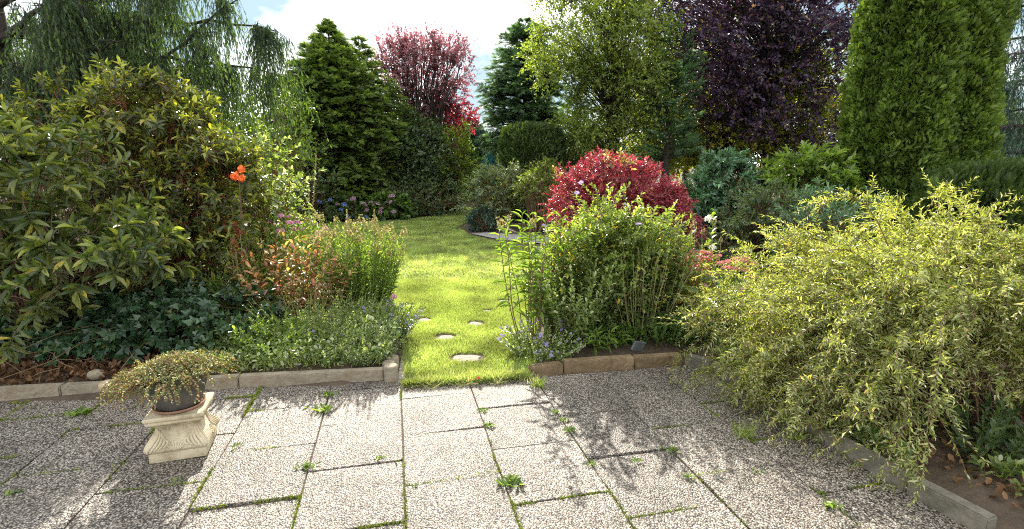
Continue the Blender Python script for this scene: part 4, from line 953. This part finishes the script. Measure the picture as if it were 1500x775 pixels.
woody('hedge_shrub', 'mid green hedge bush behind the red shrub, below the pale green tree', 'shrub', B(850, 15.6), [E(850, 235, 15.6, 1.2, .9, .7), E(920, 225, 15.8, 1.2, 1.0, .7)], 160, 7, .4, dict(tm=LF_DIA, per=3, L=.08, W=.5), 'green', 'twig', zmin=.1)
# red bush
woody('red_burning_bush', 'rounded crimson autumn bush behind the tall green border plants', 'shrub', B(912, 7.3), [E(912, 305, 7.2, .84, .62, .65), E(850, 315, 7.0, .42, .45, .45), E(975, 335, 7.0, .45, .5, .45), E(890, 270, 7.2, .6, .36, .5)], 560, 10, .15,
      dict(tm=LF_OVAL, per=3, ang=60, L=.030, W=.55, tip=.2, odd=.05), 'redleaf', 'twigred', K=5, shell=.5, zmin=.2, up=.35, limb_r=.008, twr=.0018)
woody('rose', 'tall rose shoot with orange leaves sticking up left of the crimson bush', 'shrub', B(862, 6.2), [E(882, 222, 6.2, .04, .06), E(903, 240, 6.2, .12, .05), E(817, 270, 6.1, .04, .12)], 7, 3, .14, dict(tm=LF_OVAL, per=2, L=.045, W=.5), 'peony', 'twigred', zmin=.5, up=1, limb_r=.005, twr=.002)
# laurels and dark shrubs to the right
woody('laurel', 'rounded bluish laurel right of the crimson bush', 'shrub', B(1058, 9.0), [E(1058, 278, 8.9, .55, .48, .5), E(1050, 310, 8.8, .6, .45, .5)], 190, 5, .2, dict(tm=LF_MID, per=3, ang=55, L=.10, W=.36, tipw=.3), 'laurel', 'twig', up=.9, zmin=.2, shell=.5)
woody('laurel', 'upright laurel with sunlit pale green leaves against the column conifer', 'shrub', B(1178, 8.6), [E(1172, 258, 8.5, .45, .26, .4), E(1195, 280, 8.4, .45, .4, .4)], 80, 4, .28, dict(tm=LF_MID, per=3, ang=50, L=.13, W=.36, tipw=.3, tip=.4), 'phlox', 'twig', up=1.1, zmin=.2)
woody('dark_shrub', 'dull green rounded shrub between the two laurels', 'shrub', B(1120, 7.6), [E(1118, 315, 7.5, .62, .42, .5), E(1100, 360, 7.2, .6, .4, .5), E(1180, 330, 7.2, .5, .45, .4)], 200, 7, .2, dict(tm=LF_OVAL, per=3, L=.04, W=.5), 'dusk', 'twig', zmin=.1)
woody('leafy_shrub', 'leggy green shrub in front of the column conifer, above the arching shrub', 'shrub', B(1215, 6.2), [E(1205, 330, 6.1, .45, .38, .35), E(1240, 345, 6.1, .4, .35, .3), E(1190, 365, 5.8, .4, .35, .3)], 70, 5, .25, dict(tm=LF_MID, per=3, L=.07, W=.3), 'laurel', 'twigred', up=.9, zmin=.2)
# thuja column
q = B(1314, 8.8)
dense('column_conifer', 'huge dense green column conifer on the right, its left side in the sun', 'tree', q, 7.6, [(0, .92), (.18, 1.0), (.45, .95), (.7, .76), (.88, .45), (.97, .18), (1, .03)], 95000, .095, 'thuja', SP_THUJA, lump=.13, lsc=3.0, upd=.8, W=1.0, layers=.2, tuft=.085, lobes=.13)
weeping('blue_weeping_cypress', 'blue grey weeping cypress at the far right edge of the photo', B(1500, 13.5), 6.5,
        [(z, A(1500, 240, 13.5) + np.array([math.cos(t) * 2.0, math.sin(t) * 2.0, z - 1.9]), .12) for z, t in zip(np.linspace(1.6, 6.2, 22), np.arange(22) * 2.4)], 2800, .6, 'bluefir', lr=.04, tr=.14)
dense('feathery_hedge', 'feathery dark green conifer hedge below the column conifer at the right', 'hedge', B(1490, 7.2), 1.55, [(0, .8), (.6, .85), (.85, .8), (.97, .55), (1, .05)], 26000, .17, 'yew', SP_FIR, lump=.12, upd=1.6, sx=1.5, sy=.9, W=.7, layers=.4, tuft=.1, part='foliage')
dense('feathery_hedge', 'tall end of the conifer hedge half hidden behind the arching shrub', 'hedge', B(1420, 8.0), 1.5, [(0, .8), (.5, .85), (.85, .7), (.97, .4), (1, .05)], 18000, .17, 'yew', SP_FIR, lump=.12, upd=1.6, sx=1.2, sy=.8, W=.7, layers=.4, tuft=.1, part='foliage')

# ---- central border clump
cb, P, c = woody('tall_aster', 'tall bushy green aster clump in the middle of the right border', 'perennial', B(905, 4.75),
    [E(905, 385, 4.75, .52, .30, .38), E(930, 350, 4.75, .34, .16, .34), E(848, 400, 4.6, .30, .30, .28), E(972, 400, 4.65, .34, .30, .28), E(880, 335, 4.8, .16, .16, .15), E(905, 440, 4.7, .5, .3, .35)], 200, 6, .29,
    dict(tm=LF_OVAL, per=4, ang=65, L=.041, W=.46, s0=.1, hang=.05, odd=.02, tip=.4), 'rose', 'stemgreen', K=6, droop=.08, up=.8, out=.6, shell=.1, zmin=.25, twr=.0018, limb_r=.0045, spread=.16)  # shoot ends coloured lighter to stand in for backlight on the tops
herb('orange_leaved_shoots', 'few tall thin shoots with yellow and orange leaves standing above the aster clump', 'shrub', B(880, 4.9), 6, 1.36, .22, dict(tm=LF_OVAL, L=.06, W=.5, hang=.1), 'peony', 'twigred', splay=.2, K=12, per=2, ang=70, stemr=.004, s0=.45, hv=.25)
herb('tall_weedy_stems', 'loose thin green stems poking out of the aster clump on its right', 'perennial', B(950, 4.7), 16, 1.18, .45, dict(tm=LF_OVAL, L=.04, W=.4), 'rose', 'stemgreen', splay=.35, K=12, per=2, s0=.3, hv=.35)
ast = star_mesh('aster_star', 'violet', .028, 12, .3)
tp = P[:, -1]; tp = tp[np.argsort(-tp[:, 2])][:200]
place(ast, 'flower', cb, tp[[0, 9, 25, 49, 82, 120, 146, 183]], (.8, 1.1), .8)
herb('grey_green_perennial', 'lower grey green foliage in front of the aster stems on the left', 'perennial', B(845, 4.45), 150, .8, .42, dict(tm=LF_OVAL, L=.05, W=.5, hang=.1), 'herb', 'stemgreen', splay=.5, K=9, per=3, s0=.3)
herb('yellow_stemmed_perennial', 'yellowing stems rising in front of the aster on its right', 'perennial', B(945, 4.5), 60, 1.0, .4, dict(tm=LF_OVAL, L=.045, W=.5), 'rose', 'stemdry', splay=.4, K=9, per=2, s0=.35)
herb('rusty_perennial', 'fine rust brown perennial at the right side of the aster', 'perennial', B(1000, 4.7), 90, .95, .3, dict(tm=LF_MID, L=.03, W=.35), 'peony', 'twigred', splay=.3, K=9, per=3, s0=.3)
st_, P = herb('tall_leafy_stalks', 'group of tall stalks with long narrow leaves beside the lawn', 'perennial', B(786, 4.45), 20, 1.30, .36, dict(tm=LF_BIG, L=.14, W=.17, hang=.25), 'phlox', 'twig', splay=.2, K=12, per=2, ang=70, stemr=.0055, s0=.3, hv=.2)
place(sm, 'seed_head', st_, P[:6, -1], (.7, 1.1), .6)
sk = thing('plant_stake', 'thin green stake standing among the tall leafy stalks', 'stake', (*G(797, 506)[:2], .05)); q = G(797, 506)
mb = MB(); tubes(mb, np.linspace([q[0], q[1], 0], [q[0] + .01, q[1], .62], 6)[None], .006, 8); mb.build('stake', M['stemgreen'], sk)
bl, P = herb('bellflower', 'lilac flowering bellflower mound spilling over the edging at the lawn corner', 'perennial', (G(797, 535)[0], G(797, 535)[1] + .22, .03), 150, .30, .40, dict(tm=LF_OVAL, L=.03, W=.55), 'herb', 'stemgreen', splay=1.1, K=7, per=3, sy=1.1)
place(vs_, 'flower', bl, P[:85, -1], (.7, 1.1), .9)
herb('leafy_perennial', 'green leafy perennial at the right foot of the aster, above the grey corner edging', 'perennial', B(985, 4.4), 80, .42, .4, dict(tm=LF_OVAL, L=.05, W=.45), 'green', 'stemgreen', splay=.7, K=7, per=3)
herb('reddish_low_plant', 'low plant with reddish upright stems behind the bellflowers', 'perennial', B(840, 4.4), 50, .30, .22, dict(tm=LF_MID, L=.04, W=.3), 'peony', 'twigred', splay=.5, K=6, per=2)
herb('strap_leaved_plant', 'fresh green strap leaves growing behind the brown edging', 'perennial', B(880, 4.35), 45, .22, .4, dict(tm=LF_BIG, L=.11, W=.2), 'phlox', 'stemgreen', splay=.9, K=5, per=2, s0=.05)
sd, P = herb('sedum', 'sedum with flat dusty pink flower heads right of the aster', 'perennial', B(1040, 5.1), 34, .74, .42, dict(tm=LF_OVAL, L=.06, W=.55), 'herb', 'stemgreen', splay=.4, K=8, per=3, hv=.15)
hs_ = head_mesh('sedum_head', 'sedum', 110, .055, .35, .009); place(hs_, 'flower_head', sd, P[:, -1], (.7, 1.25), .2)
s2, P = herb('sedum', 'small sedum with pink heads glimpsed behind the stalks by the lawn', 'perennial', B(815, 5.2), 14, .52, .25, dict(tm=LF_OVAL, L=.06, W=.55), 'herb', 'stemgreen', splay=.4, K=8, per=3, hv=.15)
place(hs_, 'flower_head', s2, P[:, -1], (.7, 1.1), .2)
gp, P = herb('border_perennial', 'green perennial with mauve tufts between the sedum and the arching shrub', 'perennial', B(1055, 4.7), 110, .68, .5, dict(tm=LF_MID, L=.06, W=.35), 'phlox', 'stemgreen', splay=.5, K=8, per=3)
place(head_mesh('mauvetuft', 'pink', 40, .025, .8, .008), 'flower_head', gp, P[:6, -1], (.8, 1.1))
hk = thing('hollyhock', 'single hollyhock stalk with pale flowers above the sedum', 'flower', B(1040, 5.2))
b_, t_ = np.array(B(1040, 5.2)), A(1046, 308, 5.2)
P = bez(b_[None], ((b_ + t_) / 2 + [.02, 0, 0])[None], t_[None], 16); mb = MB(); tubes(mb, P, np.linspace(.008, .003, 16)[None], 5); mb.build('stem', M['stemgreen'], hk)
p, d, nh, sn = leaf_nodes(P, unit(np.gradient(P, axis=1)), 2, 70, .35); mb = MB(); add_leaves(mb, p, d, nh, .09 * (1.1 - .6 * sn), .04, LF_OVAL); mb.build('foliage', M['phlox'], hk)
place(head_mesh('whitebloom', 'white', 40, .035, .8, .014, False), 'flower_head', hk, [A(1044, 362, 5.2), A(1038, 320, 5.2)], (.7, 1.))
dry = thing('dry_stalks', 'pale dry seed stalks standing behind the sedum', 'perennial', B(1012, 5.8)); mb = MB(); n = 14
P, T = shoots(np.array(B(1012, 5.8)) + rng.normal(size=(n, 3)) * [.18, .1, 0], rng.normal(size=(n, 3)) * [.1, .1, 0] + UP, .95 * (.7 + .3 * rng.random(n)), 8, .03, .03); tubes(mb, P, .003, 4); mb.build('stems', M['stemdry'], dry)
place(spike_mesh('drytop', 'seed', .07, .014, 30, .008), 'seed_head', dry, P[:, -1], (.7, 1.1))
BR = [(.35, 4.2), (1.62, 4.1), (1.75, 3.6), (2.0, 4.4), (2.2, 5.6), (2.6, 7.2), (.6, 7.2), (.3, 5.0)]
mb = cover('x', '', '', BR, 16000, .14, (.04, .5), 'green', zoff=.07)
o = mb.build('border_cover', M['green']); tag(o, 'low green growth covering the soil of the right border', 'ground cover', kind='stuff')
BR2 = [(2.1, 4.6), (4.5, 4.2), (8, 5), (8, 12), (2.5, 12), (2.2, 7)]
mb = cover('x', '', '', BR2, 9000, .14, (.08, .5), 'dusk', zoff=.07)
o = mb.build('shade_cover', M['dusk']); tag(o, 'shaded undergrowth between the shrubs below the column conifer', 'undergrowth', kind='stuff')

# ---- arching shrub on the right
root = thing('arching_shrub', 'big arching shrub with small yellow green leaves leaning over the right edging', 'shrub', (2.75, 3.25, .06))
b0 = np.array([2.75, 3.3, .06]); n = 235
a_ = rng.random(n) * 2 * PI; el = np.arcsin(rng.random(n) ** .8); kk = .62 + .52 * rng.random(n)
end = np.column_stack([2.66 + 1.38 * np.cos(a_) * np.cos(el) * kk, 3.32 + 1.12 * np.sin(a_) * np.cos(el) * kk, .28 + .86 * np.sin(el) * kk])
front = np.clip((2.9 - end[:, 1]) / .6, 0, 1) * np.clip((end[:, 0] - 2.2) / .3, 0, 1); end[:, 2] += .16 * front - .2 * np.clip((2.5 - end[:, 0]) / .5, 0, 1) * np.clip((.6 - end[:, 2]) / .3, 0, 1); end[:, 2] = np.maximum(end[:, 2], .1)
md0 = b0 + (end - b0) * .5; md0[:, 2] = end[:, 2] + .25 + .1 * rng.random(n)
P = bez(b0 + rng.normal(size=(n, 3)) * [.22, .2, .0], md0, end, 12) + rng.normal(size=(n, 12, 3)) * .006
sp_ends = [(1372, 285, 3.7), (1212, 295, 3.6), (1150, 350, 3.6), (1450, 327, 3.6), (1475, 405, 3.3), (1300, 310, 3.8), (1065, 400, 3.5), (1040, 440, 3.4), (1010, 480, 3.6), (1000, 520, 3.7), (1050, 560, 3.3), (1345, 740, 2.2), (1310, 690, 2.3), (1240, 630, 2.75), (1110, 600, 3.1), (1160, 620, 2.95), (1190, 640, 2.8), (1130, 570, 3.2), (1080, 590, 3.3), (1270, 640, 2.6)]
sp_ends += [(1060 + 175 * t + rng.normal() * 14, 548 + 85 * t + rng.normal() * 22, 3.35 - .75 * t) for t in rng.random(34)]
ed_ = np.array([A(*e) for e in sp_ends]); ed_[:, 2] = np.maximum(ed_[:, 2], .08); st0 = np.tile(b0, (len(ed_), 1)); md = (st0 + ed_) / 2; md[:, 2] = np.maximum(ed_[:, 2], .85) + .30
Pe = bez(st0, md, ed_, 12)
Pall = np.concatenate([P, Pe]); Tall = unit(np.gradient(Pall, axis=1))
mw = MB(); tubes(mw, Pall, np.linspace(.0065, .0015, 12)[None], 5)
# side shoots
ns = 16; S = len(Pall); u = 3.5 + 7.5 * rng.random((S, ns)) ** .8; u[:, 0] = 10.6; i = np.minimum(u.astype(int), 10); f = (u - i)[..., None]; ar = np.arange(S)[:, None]
o_ = (Pall[ar, i] * (1 - f) + Pall[ar, i + 1] * f).reshape(-1, 3); t_ = Tall[ar, i].reshape(-1, 3)
dd = t_ * .9 + rdir(len(o_)) * .8 + UP * .15
Q, TQ = shoots(o_, dd, .27 * (.35 + .9 * rng.random(len(o_))), 7, .16, .05)
Q[:, :, 2] = np.maximum(Q[:, :, 2], .03)
tubes(mw, Q, np.linspace(.0024, .001, 7)[None], 3); mw.build('branches', M['twig'], root)
ml = MB()
for P_, T2, per, s0 in ((Q, TQ, 4, .05), (Pall, Tall, 5, .45)):
    p, dr, nh, sn = leaf_nodes(P_, T2, per, 60, s0, opp=True, jitter=.5); k = rng.random(len(p)) < .92; p, dr, nh, sn = p[k], dr[k], nh[k], sn[k]
    l = .038 * (.5 + .8 * rng.random(len(p))) * (1.15 - .4 * sn)
    add_leaves(ml, p, dr, nh, l, l * .24, LF_MID, np.clip(rng.random(len(p)) * .93 + .1 * sn, 0, 1))
ml.build('foliage', M['willow'], root)
herb('shade_herb', 'dark leafy herb under the arching shrub at the lower right', 'perennial', (2.55, 2.55, .06), 50, .3, .4, dict(tm=LF_OVAL, L=.06, W=.4), 'dusk', 'stemgreen', splay=.7, K=6, per=3)
herb('broad_leaved_weed', 'broad leaved weed on the bare soil in the lower right corner', 'weed', (G(1455, 720)[0], G(1455, 720)[1], .06), 9, .12, .16, dict(tm=LF_OVAL, L=.07, W=.5), 'herb', 'stemgreen', splay=1., K=5, per=2)
woody('boxwood', 'small leaved bush glowing yellow behind the arching shrub at the right edge', 'shrub', (3.6, 2.9, .05), [(np.array([3.6, 2.9, .4]), (.45, .5, .38)), (np.array([4.2, 3.2, .5]), (.6, .6, .5))], 150, 7, .15, dict(tm=LF_OVAL, per=3, L=.022, W=.6), 'lime', 'twig', zmin=.08, limb_r=.006, twr=.0015)

# ---- weeds in the joints
def weed(label, px, py, r, n, kind='rosette'):
    g_ = G(px, py); root = thing('weed', label, 'weed', (g_[0], g_[1], .0), 'weeds in the paving joints')
    mb = MB(); a = rng.random(n) * 6.28
    if kind == 'rosette':
        d = np.column_stack([np.cos(a), np.sin(a), .35 + .9 * rng.random(n)]); p = np.array([g_[0], g_[1], .002]) + rng.normal(size=(n, 3)) * [r * .5, r * .3, 0]
        add_leaves(mb, p, d, np.tile(UP, (n, 1)) + rng.normal(size=(n, 3)) * .2, r * (.4 + .5 * rng.random(n)), r * .3, LF_OVAL)
    else:
        d = np.column_stack([np.cos(a) * .7, np.sin(a) * .7, .9 + 0 * a]); p = np.array([g_[0], g_[1], .0]) + rng.normal(size=(n, 3)) * [r * .35, r * .2, 0]
        add_leaves(mb, p, d, rdir(n), r * (.8 + .8 * rng.random(n)), .006, BLADE)
    mb.build('leaves', M['phlox'] if kind == 'rosette' else M['grass'], root)
for a_ in [('leafy weed in the joint below the round corner post, topmost of its row', 481, 579, .05, 22), ('spreading leafy weed just below the topmost one left of centre', 472, 602, .06, 34), ('weed in the joint left of centre, far below the spreading one', 449, 685, .045, 22),
           ('tiny weed alone in the middle of a slab left of centre', 557, 672, .03, 14), ('bright grass tuft at the corner where lawn meets the brown edging', 788, 566, .07, 90, 'g'),
           ('topmost small leafy weed of the three in the slanting joint right of the lawn', 813, 604, .032, 22), ('middle small leafy weed of the three in the slanting joint', 824, 616, .032, 22), ('lowest small leafy weed of the three in the slanting joint', 834, 631, .038, 26),
           ('solitary round weed in the open slab right of centre', 867, 681, .03, 22), ('low creeping weed on the joint line right of the solitary one', 934, 676, .03, 18), ('weed in the long diagonal joint right of the creeping one', 985, 661, .04, 24),
           ('flat sprawling weed in the joint at the bottom centre', 746, 709, .06, 34), ('creeping weed in the joint running down from the lawn', 714, 624, .04, 26), ('small weed in the same joint, closer to the lawn', 706, 603, .035, 18),
           ('weed at the bottom of the long diagonal joint on the right', 1010, 700, .035, 16), ('tiny weed in shade near the right edging', 1112, 693, .035, 12), ('leafy weed in the joint below the hanging twigs', 1216, 742, .05, 20),
           ('low weed against the shaded edging left of the pot', 118, 607, .07, 40), ('small pale weed in the joint near the left edge of the photo', 20, 722, .04, 14), ('pale weed right of the stone pedestal', 345, 655, .035, 14),
           ('weed seedling in the joint under the pedestal shadow', 258, 705, .03, 10), ('grass tuft under the left tips of the arching shrub', 1090, 640, .09, 60, 'g'), ('small weed where the lower joint meets the central line', 607, 712, .025, 12),
           ('straggly grass weed against the right edging under the shrub', 1165, 645, .07, 50, 'g')]:
    weed(a_[0], a_[1], a_[2], a_[3], a_[4], 'rosette' if len(a_) == 5 else 'g')
# fallen bits
if HAZE:
    import bmesh
    bm = bmesh.new(); bmesh.ops.create_cube(bm, size=1)
    for v in bm.verts: v.co = (v.co.x * 90, v.co.y * 90 + 10, -1.2 if v.co.z < 0 else 11.5)
    me = bpy.data.meshes.new('haze'); bm.to_mesh(me); bm.free(); m, nt, out = new_mat('haze'); pv = N(nt, 'ShaderNodeVolumePrincipled'); pv.inputs['Density'].default_value = HAZE; pv.inputs['Anisotropy'].default_value = .55; pv.inputs['Color'].default_value = (.95, .96, 1, 1)
    nt.links.new(pv.outputs[0], out.inputs['Volume']); me.materials.append(m); o = bpy.data.objects.new('haze', me); COL.objects.link(o); tag(o, 'thin bright air between the trees', 'haze', kind='stuff')
# ---- trees farther back that close the garden
back = [('background_tree', 'dark tree behind the weeping conifer at the far left', -60, 17, [E(-60, 120, 17, 3.5, 2.8)], 'green'),
        ('background_tree', 'dark tree filling the gap behind the tall rhododendron', 180, 16, [E(180, 190, 16, 3.0, 1.9)], 'dusk'),
        ('background_tree', 'shaded broadleaf tree left of the broad fir', 330, 19, [E(340, 220, 19, 2.6, 1.4)], 'green'),
        ('background_tree', 'distant leafy tree behind the feathery conifer and yew', 800, 25, [E(815, 215, 25, 2.6, 1.9)], 'green'),
        ('background_tree', 'distant dark tree behind the understory below the beech', 1000, 27, [E(1000, 170, 27, 3.5, 3.0)], 'dusk'),
        ('background_tree', 'distant dark tree behind the beech trunk', 1180, 27, [E(1200, 150, 27, 4.5, 3.5)], 'dusk'),
        ('background_tree', 'dark tree in the gap between the column conifer and the blue cypress', 1460, 18, [E(1470, 210, 18, 2.5, 1.2)], 'dusk'),
        ('background_tree', 'low distant greenery at the end of the lawn, under the red leaved tree', 660, 24, [E(650, 262, 24, 2.2, 1.2), E(720, 270, 24, 1.5, .9)], 'green')]
for nm, lb, px, Y, el_, mt_ in back:
    zc = el_[0][0][2]; tree_d(nm, lb, px, Y, el_, 150, 8, .8, .17, mt_, max(zc, 1.6), .16, shell=.3, zmin=.1)

#%%CAMERA
cd = bpy.data.cameras.new('camera'); cam = bpy.data.objects.new('camera', cd); COL.objects.link(cam)
cam.location = (0, 0, H); cam.rotation_euler = (PI / 2 - TH, 0, 0); cd.lens = F / 1500 * 36; cd.sensor_width = 36; cd.clip_start = .05; cd.clip_end = 1000
SC.camera = cam
sd_ = np.array([math.sin(SUN_AZ) * math.cos(SUN_EL), math.cos(SUN_AZ) * math.cos(SUN_EL), math.sin(SUN_EL)])
sl = bpy.data.lights.new('sun', 'SUN'); sl.energy = 4.2; sl.angle = math.radians(.55); sl.color = (1, .94, .82)
so = bpy.data.objects.new('sun', sl); COL.objects.link(so); so.rotation_euler = Vector(sd_).to_track_quat('Z', 'Y').to_euler()
w = bpy.data.worlds.new('World'); SC.world = w; w.use_nodes = True; nt = w.node_tree
for n_ in list(nt.nodes): nt.nodes.remove(n_)
L = nt.links.new
sky = N(nt, 'ShaderNodeTexSky', sky_type='NISHITA'); sky.sun_disc = False; sky.sun_elevation = SUN_EL; sky.sun_rotation = SUN_AZ; sky.air_density = 1.2; sky.dust_density = 1.5
tc = N(nt, 'ShaderNodeTexCoord'); mpn = N(nt, 'ShaderNodeMapping'); mpn.inputs['Scale'].default_value = (1, 1, 2.2); L(tc.outputs['Generated'], mpn.inputs[0])
nz = N(nt, 'ShaderNodeTexNoise'); nz.inputs['Scale'].default_value = 2.6; nz.inputs['Detail'].default_value = 7; nz.inputs['Roughness'].default_value = .55; L(mpn.outputs[0], nz.inputs['Vector'])
cr = ramp(nt, [(.42, (0, 0, 0)), (.60, (1, 1, 1))]); L(nz.outputs['Fac'], cr.inputs[0])
mx = N(nt, 'ShaderNodeMix', data_type='RGBA'); mx.inputs[7].default_value = (7.6, 7.6, 7.6, 1); L(cr.outputs[0], mx.inputs[0]); hsv = N(nt, 'ShaderNodeHueSaturation'); hsv.inputs['Value'].default_value = .13; hsv.inputs['Saturation'].default_value = 1.5; L(sky.outputs[0], hsv.inputs['Color']); gapc = N(nt, 'ShaderNodeMix', data_type='RGBA'); gapc.inputs[0].default_value = .85; gapc.inputs[7].default_value = (1.25, 1.85, 2.25, 1); L(hsv.outputs[0], gapc.inputs[6]); L(gapc.outputs[2], mx.inputs[6])
bg = N(nt, 'ShaderNodeBackground'); bg.inputs['Strength'].default_value = .15; L(mx.outputs[2], bg.inputs[0])
wo = N(nt, 'ShaderNodeOutputWorld'); L(bg.outputs[0], wo.inputs[0])
SC.view_settings.view_transform = 'Standard'; SC.view_settings.look = 'None'; SC.view_settings.gamma = 1; SC.view_settings.use_curve_mapping = False
SC.view_settings.exposure = 1.68
SC.render.engine = 'CYCLES'; cy = SC.cycles
cy.max_bounces = 7; cy.diffuse_bounces = 4; cy.transmission_bounces = 4; cy.glossy_bounces = 2; cy.transparent_max_bounces = 4
cy.volume_bounces = 0; cy.use_denoising = False; cy.denoising_prefilter = 'NONE'; cy.denoising_input_passes = 'RGB_ALBEDO_NORMAL'; cy.pixel_filter_type = 'BLACKMAN_HARRIS'; cy.filter_width = 1.1; cy.sample_clamp_indirect = 6
print('VERTS', sum(len(o.data.vertices) for o in SC.objects if o.type == 'MESH'))
